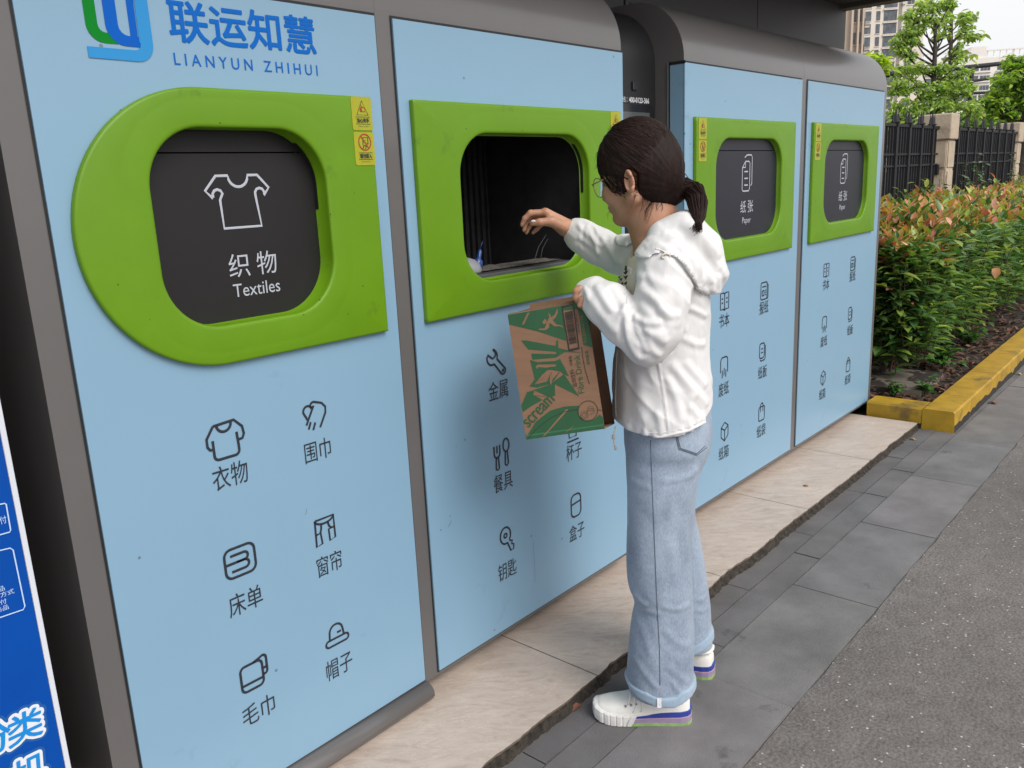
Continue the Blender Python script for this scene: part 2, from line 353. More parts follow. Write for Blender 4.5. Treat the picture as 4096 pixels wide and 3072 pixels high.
# ------------------------------------------------------------ recycling bins
ZB, ZT = 0.100, 1.835
def shell_profile(y0=0.006, back=0.485, r=0.215, top=2.066, zb=0.086):
    P = [(back, zb), (y0, zb), (y0, top-r)]
    P += [(y0+r-r*math.cos(rad(a)), top-r+r*math.sin(rad(a))) for a in np.linspace(6, 90, 16)]
    P += [(back, top)]
    return P
def frame_contour(kind, grow, c, hw, hh, r, ang):
    """point at each angle around the opening centre on an outline; kind rr = rounded rectangle, D, box"""
    out = []
    for a in ang:
        dx, dz = math.cos(a), math.sin(a)
        if kind == 'rr':
            W_, H_, R_ = hw+grow, hh+grow, r+grow
            lo, hi = 0.0, 3.0
            for _ in range(32):
                m = (lo+hi)/2; qx, qz = abs(dx*m)-(W_-R_), abs(dz*m)-(H_-R_)
                sd = math.hypot(max(qx, 0), max(qz, 0))+min(max(qx, qz), 0)-R_
                if sd < 0: lo = m
                else: hi = m
            out.append((c[0]+dx*lo, c[1]+dz*lo))
        else:                       # (xl, xr, zb, zt) absolute, D rounds the left side
            xl, xr, z0, z1 = hw
            xl -= -grow if False else grow; xr += grow; z0 -= grow; z1 += grow
            lo, hi = 0.0, 3.0
            R_ = (z1-z0)/2
            for _ in range(34):
                m = (lo+hi)/2; x, z = c[0]+dx*m, c[1]+dz*m
                ins = xl < x < xr and z0 < z < z1
                if ins and kind == 'D' and x < xl+R_: ins = (x-xl-R_)**2+(z-(z0+z1)/2)**2 < R_*R_
                if ins: lo = m
                else: hi = m
            out.append((c[0]+dx*lo, c[1]+dz*lo))
    return out
def hatch_frame(parent, kind, ext, oc, ohw, ohh, orr, depth=.05, name='hatch_frame'):
    ang = list(np.linspace(-math.pi, math.pi, 161)[:-1])
    for X in (ext[0], ext[1]):
        for Z in (ext[2], ext[3]):
            if kind == 'D' and X == ext[0]: continue
            ang.append(math.atan2(Z-oc[1], X-oc[0]))
    ang = sorted(ang); R = []
    def outer(gr, y): R.append([(x, y, z) for x, z in frame_contour(kind, gr, oc, ext, 0, 0, ang)])
    def inner(gr, y): R.append([(x, y, z) for x, z in frame_contour('rr', gr, oc, ohw, ohh, orr, ang)])
    outer(0.0, -0.0012); outer(0.0, -0.012); outer(-0.002, -0.0150); outer(-0.006, -0.016)
    mid = 0.5*(np.array(frame_contour(kind, -0.012, oc, ext, 0, 0, ang))+np.array(frame_contour('rr', 0.07, oc, ohw, ohh, orr, ang)))
    inner(0.060, -0.01605); inner(0.053, -0.0164); inner(0.047, -0.0171); inner(0.010, -0.0173); inner(0.006, -0.0170); inner(0.0025, -0.0158); inner(0.0008, -0.0135); inner(0.0, -0.0095); inner(0.0, depth); inner(-0.004, depth+.001)
    mb = MB(); mb.smooth = True; mb.loft(R, caps=False); o = mb.build(name, GREEN, parent)
    # dark slot let into the upper right of the rim
    mb = MB(); a0 = [(oc[0]+ohw-orr+(orr-.0012)*math.cos(rad(t)), oc[1]+ohh-orr+(orr-.0012)*math.sin(rad(t))) for t in np.linspace(0, 52, 10)]; a0 = [(oc[0]+ohw-.0012, oc[1]+.025)]+a0
    ya, yb = depth*.42, depth*.95; mb.add([(x, ya, z) for x, z in a0]+[(x, yb, z) for x, z in a0], [(i, i+1, len(a0)+i+1, len(a0)+i) for i in range(len(a0)-1)]); mb.build('rim_slot', DARK, o)
    return o
def plane(y): return lambda u, v: (u, y, v)

# pictograms, drawn in a unit square (x right, y up)
def pict(n):
    L = []
    if n == 'shirt':
        L = [[(-.32, .42), (.32, .46), (.55, .22), (.58, .0), (.52, -.12), (.40, -.13)], [(-.32, .42), (-.55, .10), (-.55, -.12), (-.48, -.22), (-.40, -.22)],
             [(-.38, .02), (-.38, -.05), (-.38, -.40)]+arc(-.25, -.42, .13, 180, 270, 5)+arc(.25, -.42, .13, 270, 360, 5)+[(.38, -.3), (.36, .1)], arc(0, .42, .22, 180, 360, 10)]
    elif n == 'scarf':
        L = [[(-.12, .28)]+arc(-.02, .36, .16, 170, 60, 6)+[(.35, .40), (.50, .22), (.48, .0), (.18, -.52)], [(-.02, .38), (-.42, -.30)], [(-.08, .30)]+arc(-.3, .22, .2, 60, 190, 8)+[(-.40, .0), (-.35, -.1)],
             [(-.22, -.22), (-.34, -.48)], [(-.02, -.28), (-.14, -.55)]]
    elif n == 'bed':
        L = [rrect(-.46, -.42, .46, .42, .2)+[(-.26+.52-.0, -.42)][:0], [(-.28, .22)]+arc(.14, .11, .11, 90, -90, 6)+[(-.44, 0)], [(-.28, -.24)]+arc(.14, -.12, .12, -90, 90, 6)+[(-.1, 0)]]
        L[0].append(L[0][0])
    elif n == 'curtain':
        L = [[(-.40, .48), (.42, .48), (.42, -.40), (.18, -.46), (.16, .0), (.42, .02)], [(-.40, .48), (-.42, -.52), (-.16, -.46), (-.20, -.04), (-.40, -.06)], arc(0, .50, .42, 185, 355, 12, .22), [(-.14, .30), (-.16, .1), (-.22, -.04)], [(.14, .30), (.2, .1), (.30, .0)]]
    elif n == 'towel':
        a = rrect(-.45, -.45, .30, .40, .16); a.append(a[0])
        L = [a, [(-.45, -.22), (.30, -.22)], [(.0, .40), (.22, .46)]+arc(.34, .38, .12, 90, 0, 5)+[(.46, -.02)]+arc(.36, -.04, .1, 0, -90, 4)+[(.30, -.12)], [(.30, .06), (.46, .08)]]
    elif n == 'hat':
        a = rrect(-.52, -.40, .52, -.14, .13); a.append(a[0])
        L = [a, [(-.34, -.14), (-.32, .12)]+arc(-.02, .12, .30, 180, 0, 12)+[(.32, -.14)], [(.02, .06), (.2, .06)]]
    elif n == 'wrench':
        L = [[(-.12, -.06)]+arc(-.22, .20, .28, 255, 150, 6)+[(-.20, .16), (-.06, .22), (-.02, .36)], [(-.16, .50)]+arc(-.22, .22, .28, 75, -22, 6)+[(.44, -.30)]+arc(.34, -.38, .14, 35, -145, 8)+[(-.12, -.06)], [(-.16, .50), (-.02, .36)], arc(.34, -.38, .035, 0, 360, 6)]
    elif n == 'fork':
        L = [[(-.40, .36), (-.40, .05)]+arc(-.24, .05, .16, 180, 360, 8)+[(-.08, .36)], [(-.24, .36), (-.24, .06)], [(-.30, -.10), (-.33, -.56), (-.24, -.60), (-.15, -.56), (-.18, -.10)],
             arc(.28, .26, .17, 0, 360, 14, .26), [(.22, .0), (.19, -.50), (.28, -.56), (.37, -.50), (.34, .0)]]
    elif n == 'key':
        L = [arc(-.08, .20, .30, -40, 285, 16, .34), arc(-.08, .20, .09, 0, 360, 8), [(.02, -.13), (.20, -.52), (.36, -.50), (.38, -.30), (.26, -.26), (.30, -.12), (.18, -.10), (.15, -.02)], [(-.02, -.12), (.02, -.13)]]
        L[1][-1] = L[1][0]
    elif n == 'cup':
        L = [[(-.34, .46), (.24, .46), (.20, -.36), (-.28, -.36), (-.34, .46)], arc(.27, .08, .2, 80, -80, 8), [(-.42, -.52), (.36, -.52)]]
    elif n == 'lunchbox':
        a = rrect(-.34, -.50, .34, .50, .24); a.append(a[0]); L = [a, [(-.34, .08), (.34, .14)]]
    elif n == 'book':
        L = [[(0, .40), (0, -.46)], [(0, .40), (-.12, .46), (-.46, .46), (-.46, -.40), (-.12, -.40), (0, -.46)], [(0, .40), (.12, .46), (.46, .46), (.46, -.40), (.12, -.40), (0, -.46)], [(-.32, .16), (-.18, .16)], [(-.32, -.06), (-.18, -.06)], [(.18, .16), (.32, .16)], [(.18, -.06), (.32, -.06)]]
    elif n == 'news':
        a = rrect(-.46, -.48, .34, .48, .12); a.append(a[0]); b = rrect(-.28, -.26, -.04, .02, .04); b.append(b[0])
        L = [a, [(.34, .36), (.48, .30), (.48, -.36)]+arc(.36, -.36, .12, 0, -90, 4), [(-.28, .24), (.18, .24)], b, [(.10, .02), (.20, .02)], [(.10, -.24), (.20, -.24)], [(.10, -.11), (.20, -.11)]]
    elif n == 'shredder':
        L = [[(-.40, -.30), (-.40, .28)]+arc(-.18, .28, .22, 180, 90, 6)+arc(.18, .28, .22, 90, 0, 6)+[(.40, -.1)], [(-.2, -.20), (-.2, -.62)], [(0, -.10), (0, -.50)], [(.2, -.20), (.2, -.62)], [(.40, .1), (.40, -.36)]]
    elif n == 'cardboard':
        a = rrect(-.38, -.38, .24, .48, .14); a.append(a[0])
        L = [a, [(.34, .32), (.38, .2), (.38, -.38)]+arc(.22, -.38, .16, 0, -90, 5)+[(-.18, -.54), (-.3, -.48)], [(-.18, .16), (.06, .16)], [(-.18, -.06), (.06, -.06)]]
    elif n == 'carton':
        L = [[(0, .52), (.40, .28), (.40, -.26), (0, -.54), (-.40, -.26), (-.40, .28), (0, .52)], [(-.40, .28), (0, .06), (.40, .28)], [(0, .06), (0, -.54)]]
    elif n == 'bag':
        a = rrect(-.38, -.56, .38, .28, .14); a.append(a[0])
        L = [a, [(-.16, -.02), (-.16, .34)]+arc(0, .34, .16, 180, 0, 8)+[(.16, -.02)]]
    elif n == 'tee':
        L = [[(-.52, .40), (-.24, .40)]+arc(0, .40, .24, 200, 340, 8)[0:]+[(.24, .40), (.48, .40), (.74, .12), (.60, -.04)]+arc(.50, .0, .12, -20, 200, 6)[1:]+[(.46, -.7), (-.46, -.7), (-.48, -.1)]+arc(-.52, .0, .12, -20, 200, 6)[1:]+[(-.64, -.06), (-.80, .10), (-.52, .40)]]
    elif n == 'sheets':
        L = [[(-.50, .22), (-.18, .50), (.18, .50), (.30, .42), (.30, -.80), (.20, -.90), (-.40, -.90), (-.50, -.82), (-.50, .22)], [(-.50, .22), (-.18, .22), (-.18, .50)], [(-.28, .68), (-.02, .80), (.44, .80), (.54, .70), (.54, -.58), (.42, -.66)],
             [(-.28, .02), (.1, .02)], [(-.28, -.30), (.1, -.30)], [(-.28, -.62), (.1, -.62)]]
    return L
def pictogram(parent, kind, cap, cx, cz, w, tx, tz, tw, th, y=0.0, h=None):
    mb = MB(); h = h or w
    strokes(mb, [[(p[0], p[1]) for p in L] for L in pict(kind)], lambda u, v: (cx+u*w, y-0.0004, cz+v*h), 0.0062 if w > 0.07 else 0.0055, (0, -1, 0))
    mb.build('pictogram', INK, parent)
    mb = MB(); put_text(mb, cap, plane(y-0.0012), tx-tw/2, tx+tw/2, tz-th/2, tz+th/2)
    mb.build('caption', INK, parent)
def sticker_pair(parent, x0, x1, zt, y=-0.0172):
    w = x1-x0; h = w*1.26
    for k in range(2):
        z1 = zt-k*(h+0.004); z0 = z1-h
        mb = MB(); mb.prism(rrect(x0, z0, x1, z1, 0.005, 4), lambda u, v: (u, y, v), lambda u, v: (u, y+0.0012, v))
        st = mb.build('warning_sticker', STICK, parent)
        mb = MB(); f = lambda u, v: (x0+u*w, y-0.0003, z0+v*h)
        if k == 0:
            strokes(mb, [[(.24, .46), (.80, .46), (.52, .88), (.24, .46)]], f, 0.0022, (0, -1, 0))
            strokes(mb, [[(.18, .19), (.86, .19), (.86, .40), (.18, .40), (.18, .19)]], f, 0.0010, (0, -1, 0))
            put_text(mb, '当心夹手', lambda u, v: (x0+u*w, y-0.0014, z0+v*h), .22, .82, .225, .37, 0.03)
            put_text(mb, 'Watch your hands.', lambda u, v: (x0+u*w, y-0.0014, z0+v*h), .28, .78, .10, .145)
            mr = MB(); strokes(mr, [[(.44, .58), (.42, .66), (.50, .70), (.62, .68), (.68, .62), (.64, .56), (.44, .56)], [(.49, .56), (.48, .76)]], f, 0.0016, (0, -1, 0))
            mr.add([(x0+a*w, y-0.0016, z0+b*h) for a, b in [(.40, .58), (.50, .55), (.50, .68), (.42, .68)]], [(0, 1, 2, 3)])
        else:
            strokes(mb, [[(.42, .62), (.44, .84), (.68, .84), (.68, .64), (.56, .66)], [(.48, .62), (.40, .50)], [(.50, .60), (.58, .58), (.54, .50)], [(.54, .76), (.55, .75)]], f, 0.0022, (0, -1, 0))
            strokes(mb, [[(.18, .18), (.86, .18), (.86, .38), (.18, .38), (.18, .18)]], f, 0.0010, (0, -1, 0))
            put_text(mb, '请勿探入', lambda u, v: (x0+u*w, y-0.0014, z0+v*h), .22, .82, .21, .355, 0.03)
            put_text(mb, 'Do not probe in.', lambda u, v: (x0+u*w, y-0.0014, z0+v*h), .30, .76, .09, .135)
            mr = MB(); strokes(mr, [arc(.52, .70, .30, 0, 360, 20, .24), [(.34, .88), (.70, .52)]], f, 0.0030, (0, -1, 0))
        mb.build('warning_print', INK, st); mr.build('warning_symbol', REDINK, st)

def make_bin(label, px0, px1, sx0, sx1, ext, kind, oc, ohw, ohh, orr, depth=.05, open_hole=False, wrap=False, strip_left=None, closed_side=True):
    root = empty('recycling_bin', ((sx0+sx1)/2, 0.24, 0.04), label, 'recycling bin', 'light blue recycling bins in a row')
    # shell: profile swept along x, the front face left open round the hatch is covered by the door panel
    pr_ = shell_profile(); mb = MB(); mb.smooth = False
    n = len(pr_)
    V = [(sx0, y, z) for y, z in pr_]+[(sx1, y, z) for y, z in pr_]
    F = []
    for i in range(n):
        j = (i+1) % n
        if i == 1: continue
        F.append((i, n+i, n+j, j))
    mb.add(V, F)
    for k, q in enumerate(F):
        i = q[0]
        if i >= 2 and i < n-1: mb.sm[k] = True
    for X, sgn in ((sx0, 1), (sx1, -1)): mb.add([(X, y, z) for y, z in pr_], [tuple(range(n))[::sgn]])
    # front of the shell round the hatch hole (y = 0.006)
    hx0, hx1, hz0, hz1 = oc[0]-ohw-0.03, oc[0]+ohw+0.03, oc[1]-ohh-0.03, oc[1]+ohh+0.03
    zb, zf = pr_[1][1], pr_[2][1]; y = 0.006
    for a, b, c, d in ((sx0, sx1, zb, hz0), (sx0, sx1, hz1, zf), (sx0, hx0, hz0, hz1), (hx1, sx1, hz0, hz1)):
        mb.quad((a, y, c), (b, y, c), (b, y, d), (a, y, d))
    mb.build('cabinet', SHELL, root)
    mb = MB()                       # dark strip drawn for the gap round the door, its shade put into the colour
    e = 0.0045
    for a, b, c, d in ((px0-e, min(px1+e, sx1-.0005), ZB-0.006, hz0), (px0-e, min(px1+e, sx1-.0005), hz1, ZT+0.007), (px0-e, hx0, hz0, hz1), (hx1, min(px1+e, sx1-.0005), hz0, hz1)):
        mb.quad((a, 0.0045, c), (b, 0.0045, c), (b, 0.0045, d), (a, 0.0045, d))
    mb.build('door_gap_strip', DARK, root)
    mb = MB()                       # door panel with the hatch hole
    for a, b, c, d in ((px0, px1, ZB, hz0), (px0, px1, hz1, ZT), (px0, hx0, hz0, hz1), (hx1, px1, hz0, hz1)):
        mb.quad((a, 0, c), (b, 0, c), (b, 0, d), (a, 0, d))
    t = 0.0043
    mb.quad((px0, 0, ZB), (px0, 0, ZT), (px0, t, ZT), (px0, t, ZB)); mb.quad((px1, 0, ZB), (px1, t, ZB), (px1, t, ZT), (px1, 0, ZT))
    mb.quad((px0, 0, ZT), (px1, 0, ZT), (px1, t, ZT), (px0, t, ZT)); mb.quad((px0, 0, ZB), (px0, t, ZB), (px1, t, ZB), (px1, 0, ZB))
    if wrap:                        # the blue sheet folds round the left corner
        x = sx0-0.0016; mb.quad((x, 0.002, ZB), (x, 0.062, ZB), (x, 0.062, ZT-0.004), (x, 0.002, ZT-0.004)); mb.quad((px0, 0, ZB), (x, 0.002, ZB), (x, 0.002, ZT-.004), (px0, 0, ZT))
    mb.build('door_panel', PANEL, root)
    if wrap:
        mb = MB(); x = sx0-0.001; mb.quad((x, 0.062, ZB), (x, 0.068, ZB), (x, 0.068, ZT+0.006), (x, 0.062, ZT+0.006)); mb.quad((x, 0.0, ZT-0.002), (x, 0.066, ZT-0.002), (x, 0.066, ZT+0.008), (x, 0.0, ZT+0.008)); mb.build('corner_groove', DARK, root)  # corner groove drawn as flat dark strips, its shade put into the colour
        mb = MB(); mb.box((sx0-0.004, 0.069, ZB), (sx0-0.0005, 0.073, ZT+0.006)); mb.build('corner_trim', STEEL, root)
    hatch_frame(root, kind, ext, oc, ohw, ohh, orr, depth)
    # hopper behind the hatch
    mb = MB(); a, b, c, d, yb = oc[0]-ohw-0.02, oc[0]+ohw+0.02, oc[1]-ohh-0.02, oc[1]+ohh+0.02, 0.44
    y0 = depth+.0025
    mb.quad((a, y0, c), (b, y0, c), (b, yb, c-0.1), (a, yb, c-0.1)); mb.quad((a, y0, d), (a, yb, d), (b, yb, d), (b, y0, d)); mb.quad((a, y0, c), (a, yb, c-0.1), (a, yb, d), (a, y0, d)); mb.quad((b, y0, c), (b, y0, d), (b, yb, d), (b, yb, c-0.1)); mb.quad((a, yb, c-0.1), (b, yb, c-0.1), (b, yb, d), (a, yb, d))
    if open_hole:
        for k in range(22):         # ribbed back wall
            x = a+(b-a)*(k+.5)/22; mb.box((x-0.004, yb-0.012, c-0.1), (x+0.004, yb-0.001, d))
    mb.build('hopper', INNER, root)
    mb = MB()
    for fx in (sx0+0.12, sx1-0.12):
        for fy in (0.10, 0.40):
            mb.tube([(fx, fy, 0.041), (fx, fy, 0.052)], 0.024, 14); mb.tube([(fx, fy, 0.052), (fx, fy, 0.087)], 0.008, 8)
    k = 0
    for fx in (sx0+0.12, sx1-0.12):
        for fy in (0.10, 0.40):
            m1 = MB(); m1.smooth = True; m1.tube([(fx, fy, 0.0415), (fx, fy, 0.052)], 0.024, 14); m1.tube([(fx, fy, 0.0521), (fx, fy, 0.0855)], 0.008, 8); m1.build('foot', STEEL, root)
    return root
def flap(root, oc, ohw, ohh, orr, m, y=0.030):
    ang = np.linspace(0, 2*math.pi, 97)[:-1]; mb = MB()
    c = frame_contour('rr', 0.004, oc, ohw, ohh, orr, ang); zcut = oc[1]+ohh*0.77
    up = [(x, z) for x, z in c if z > zcut+0.002]; lo = [(x, z) for x, z in c if z <= zcut-0.002]
    def half(x): pass
    # lower leaf and fixed upper lip, split by a fine joint
    def clip(poly, keep):
        out = []
        for i in range(len(poly)):
            p, q = poly[i], poly[(i+1) % len(poly)]
            if keep(p[1]): out.append(p)
            if keep(p[1]) != keep(q[1]):
                lim = zcut-0.0015 if keep(zcut-1) else zcut+0.0015
                t_ = (lim-p[1])/(q[1]-p[1]); out.append((p[0]+t_*(q[0]-p[0]), lim))
        return out
    L = clip(c, lambda z: z <= zcut-0.0015); U = clip(c, lambda z: z >= zcut+0.0015)
    mb.prism(L, lambda u, v: (u, y, v), lambda u, v: (u, y+0.02, v)); a = mb.build('hatch_flap', m, root)
    mb = MB(); mb.prism(U, lambda u, v: (u, y+0.001, v), lambda u, v: (u, y+0.02, v)); mb.build('hatch_lip', m, root)
    return a

OH, OR = 0.197, 0.112
OZ = 1.379
b1 = make_bin('light blue textile recycling bin with a D-shaped green hatch frame and a blue-green emblem', 0.598, 1.380, 0.543, 1.3865, (0.630, 1.336, 1.100, 1.652), 'D', (0.985, OZ), 0.204, OH, 0.118, .050)
b2 = make_bin('light blue metal recycling bin with an open black hatch, behind the held carton', 1.436, 2.4115, 1.3870, 2.4125, (1.470, 2.375, 1.100, 1.652), 'box', (1.908, OZ), 0.287, OH, OR, .020, open_hole=True)
b3 = make_bin('light blue paper recycling bin between the black kiosk and the end bin', 2.817, 3.855, 2.815, 3.8875, (2.872, 3.765, 1.098, 1.650), 'box', (3.325, OZ), 0.300, OH, OR, .020, wrap=True)
b4 = make_bin('light blue paper recycling bin at the end of the row beside the hedge', 3.921, 4.965, 3.8885, 5.018, (3.974, 4.865, 1.098, 1.655), 'box', (4.418, OZ), 0.300, OH, OR, .020)
# prints on the bins
BX = [('shirt', '衣物', 0.874, 0.941, 0.875, 0.858, 0.084, 0.053, .077), ('scarf', '围巾', 1.105, 0.937, 1.103, 0.852, 0.074, 0.050, .062), ('bed', '床单', 0.872, 0.659, 0.873, 0.562, 0.084, 0.053, .080), ('curtain', '窗帘', 1.100, 0.650, 1.103, 0.563, 0.074, 0.052, .066), ('towel', '毛巾', 0.870, 0.378, 0.870, 0.286, 0.084, 0.052, .074), ('hat', '帽子', 1.103, 0.372, 1.101, 0.285, 0.080, 0.054, .066)]
for k, c, ix, iz, tx, tz, tw, th, w in BX: pictogram(b1, k, c, ix, iz, w, tx, tz, tw, th)
for k, c, ix, iz, tx, tz in [('wrench', '金属', 1.739, .944, 1.741, .861), ('fork', '餐具', 1.741, .667, 1.743, .578), ('cup', '杯子', 2.093, .655, 2.095, .577), ('key', '钥匙', 1.747, .389, 1.742, .292), ('lunchbox', '盒子', 2.097, .386, 2.098, .292)]:
    pictogram(b2, k, c, ix, iz, .078, tx, tz, .084, .056)
for k, c, ix, iz, tx, tz in [('book', '书本', 3.139, .933, 3.137, .855), ('news', '报纸', 3.514, .931, 3.513, .857), ('shredder', '废纸', 3.143, .660, 3.142, .563), ('cardboard', '纸板', 3.510, .658, 3.515, .562), ('carton', '纸箱', 3.156, .372, 3.150, .280), ('bag', '纸袋', 3.517, .377, 3.517, .284)]:
    pictogram(b3, k, c, ix, iz, .078, tx, tz, .090, .058)
    pictogram(b4, k, c, ix+1.092, iz+.012, .074, tx+1.096, tz+.018, .086, .055)
for b, fc, wd, m, y, icon in ((b1, (0.985, OZ), .204, FLAP, .034, 'tee'), (b3, (3.325, OZ), .300, FLAP2, .008, 'sheets'), (b4, (4.418, OZ), .300, FLAP2, .008, 'sheets')):
    fl = flap(b, fc, wd, OH, OR if b is not b1 else .118, m, y)
    mb = MB(); f = lambda u, v, c=fc[0]: (c+u+(.0 if b is b1 else -.035), y-0.0012, v)
    if b is b1:
        strokes(mb, [[(p[0]*.098+.012, p[1]*.098+1.445) for p in L] for L in pict('tee')], lambda u, v, c=fc[0]: (c+u, y-0.0004, v), .0058, (0, -1, 0))
        put_text(mb, '织', f, -.034, .016, 1.272, 1.322); put_text(mb, '物', f, .034, .084, 1.272, 1.322)
        put_text(mb, 'Textiles', f, -.030, .086, 1.230, 1.258)
    else:
        strokes(mb, [[(p[0]*.085+.045, p[1]*.085+1.445) for p in L] for L in pict('sheets')], lambda u, v, c=fc[0]: (c+u-.035, y-0.0004, v), .0052, (0, -1, 0))
        put_text(mb, '纸', f, -.010, .040, 1.280, 1.330); put_text(mb, '张', f, .058, .108, 1.280, 1.330)
        put_text(mb, 'Paper', f, .008, .088, 1.230, 1.262)
    mb.build('hatch_print', PALE, fl)
sticker_pair(b1, 1.276, 1.335, 1.651); sticker_pair(b2, 2.314, 2.372, 1.650); sticker_pair(b3, 2.884, 2.944, 1.646); sticker_pair(b4, 3.986, 4.050, 1.651)
# title and emblem on the textile bin
mb = MB(); f = plane(-0.0012); put_text(mb, '联运知慧', f, 0.868, 1.207, 1.733, 1.812, 0.020); put_text(mb, 'L I A N Y U N   Z H I H U I', f, 0.870, 1.204, 1.692, 1.714, 0.006)
mb.build('title_lettering', TITLE, b1)
def band(poly, name, m, y):
    mb = MB(); mb.prism(poly, lambda u, v: (u, y, v), lambda u, v: (u, y+0.0006, v)); mb.build(name, m, b1)
band([(.712, 1.825), (.712, 1.750)]+arc(.742, 1.750, .030, 180, 270, 6)[0:]+[(.766, 1.720), (.758, 1.738)]+[(.746, 1.738)]+arc(.746, 1.751, .013, 270, 180, 4)+[(.733, 1.825)], 'emblem_stroke', LOGOG, -0.0012)
band([(.747, 1.825), (.747, 1.752)]+arc(.781, 1.752, .034, 180, 270, 6)+[(.808, 1.718), (.808, 1.736)]+[(.787, 1.736)]+arc(.787, 1.753, .017, 270, 180, 4)+[(.770, 1.825)], 'emblem_stroke', LOGOB, -0.0015)
band([(.709, 1.712), (.709, 1.693)]+arc(.800, 1.724, .0315, 270, 360, 7)+[(.8315, 1.825), (.812, 1.825), (.806, 1.79), (.806, 1.728)]+arc(.796, 1.724, .012, 0, -90, 3)+[(.79, 1.712)], 'emblem_stroke', LOGOC, -0.0018)
band([(.791, 1.825), (.791, 1.735), (.8045, 1.735), (.8045, 1.79), (.8105, 1.825)], 'emblem_stroke', LOGOB, -0.0011)
# bumper bar along the foot of the textile bin
mb = MB(); mb.smooth = True
prf = [(0.020, 0.098), (-0.006, 0.094), (-0.022, 0.086), (-0.030, 0.074), (-0.030, 0.060), (-0.024, 0.050), (0.020, 0.048)]
mb.loft([[(x, y, z) for y, z in prf] for x in (0.545, 1.384)]); mb.build('bumper_bar', SHELL, b1)
SCUFF = mat('grey_scuff', (.10, .14, .18), .7)
for b, pts in ((b1, [(1790, 2110), (1805, 2080)]), (b2, [(1795, 2105), (1804, 2080)]), (b2, [(2132, 2170), (2140, 2330)]), (b2, [(1822, 1790), (1825, 1780)]), (b1, [(1220, 2060), (1225, 2035)]), (b3, [(2966, 1742), (2967, 1730)])):
    mb = MB(); q = [onY(x, y, 0)[[0, 2]] for x, y in pts]; q = [tuple(q[0]), tuple((q[0]+q[1])/2+[.002, 0]), tuple(q[1])]
    strokes(mb, [q], lambda u, v: (u, -.0003, v), .0009, (0, -1, 0)); mb.build('scratch', SCUFF, b)
# waste lying on the lip of the open hatch
mb = MB(); mb.box((1.66, 0.022, 1.178), (2.155, 0.16, 1.196), 0.003); mb.build('hatch_sill', mat('sill_steel', (.075, .075, .082), .5), b2)
# kiosk between the two pairs
def kiosk():
    KM = mat('black_kiosk_paint', (0.015, 0.0145, 0.016), 0.45, var=0.1, vscale=3)
    root = empty('kiosk', (2.613, 0.3, 0.04), 'black touch-screen kiosk recessed between the metal bin and the paper bins', 'kiosk')
    P = shell_profile(0.125, 0.485, 0.20, 2.045, 0.06); n = len(P); mb = MB()
    mb.add([(2.4135, y, z) for y, z in P]+[(2.8135, y, z) for y, z in P], [(i, n+i, n+(i+1) % n, (i+1) % n) for i in range(n)])
    for k in range(n): mb.sm[k] = 2 <= k < n-1
    for X, sg in ((2.4135, 1), (2.8135, -1)): mb.add([(X, y, z) for y, z in P], [tuple(range(n))[::sg]])
    mb.build('kiosk_body', KM, root)
    mb = MB(); mb.prism(rrect(2.44, 1.20, 2.802, 1.697, .02), lambda u, v: (u, .1215, v), lambda u, v: (u, .1275, v)); bz = mb.build('screen_bezel', mat('glossy_bezel', (.012, .012, .014), .2), root)
    mb = MB(); mb.quad((2.47, .1205, 1.30), (2.768, .1205, 1.30), (2.768, .1205, 1.671), (2.47, .1205, 1.671)); mb.build('screen', mat('unlit_screen', (.075, .085, .085), .18), bz)
    mb = MB(); f = plane(.1235); put_text(mb, '400-0123-366', f, 2.636, 2.769, 1.703, 1.722, .035); put_text(mb, ':', f, 2.622, 2.626, 1.705, 1.719); put_text(mb, '服务热线', f, 2.53, 2.615, 1.702, 1.722); mb.build('phone_lettering', mat('white_print', (.62, .62, .64), .5), root)
    mb = MB(); mb.box((2.655, .117, 1.745), (2.685, .127, 1.775), .003); mb.build('camera_window', mat('camera_glass', (.03, .03, .03), .15), root)
    # goods seen low in the kiosk's window
    mb = MB(); mb.box((2.46, .112, 1.02), (2.80, .124, 1.23)); mb.build('display_window', mat('green_display', (.012, .075, .055), .25, var=.9, vscale=18, stain=((.25, .30, .29), 22, .60, .04)), root)
kiosk()
# lifting rings on the paper bins
for b, x, z, y in ((b3, 2.93, 2.066, .30), (b4, 4.06, 2.066, .32)):
    mb = MB(); mb.smooth = True; mb.tube([(x+.022*math.cos(a), y, z-.004+.030*math.sin(a)) for a in np.linspace(0, math.pi, 12)], .0032, 6); mb.build('lifting_ring', STEEL if False else DARK, b)
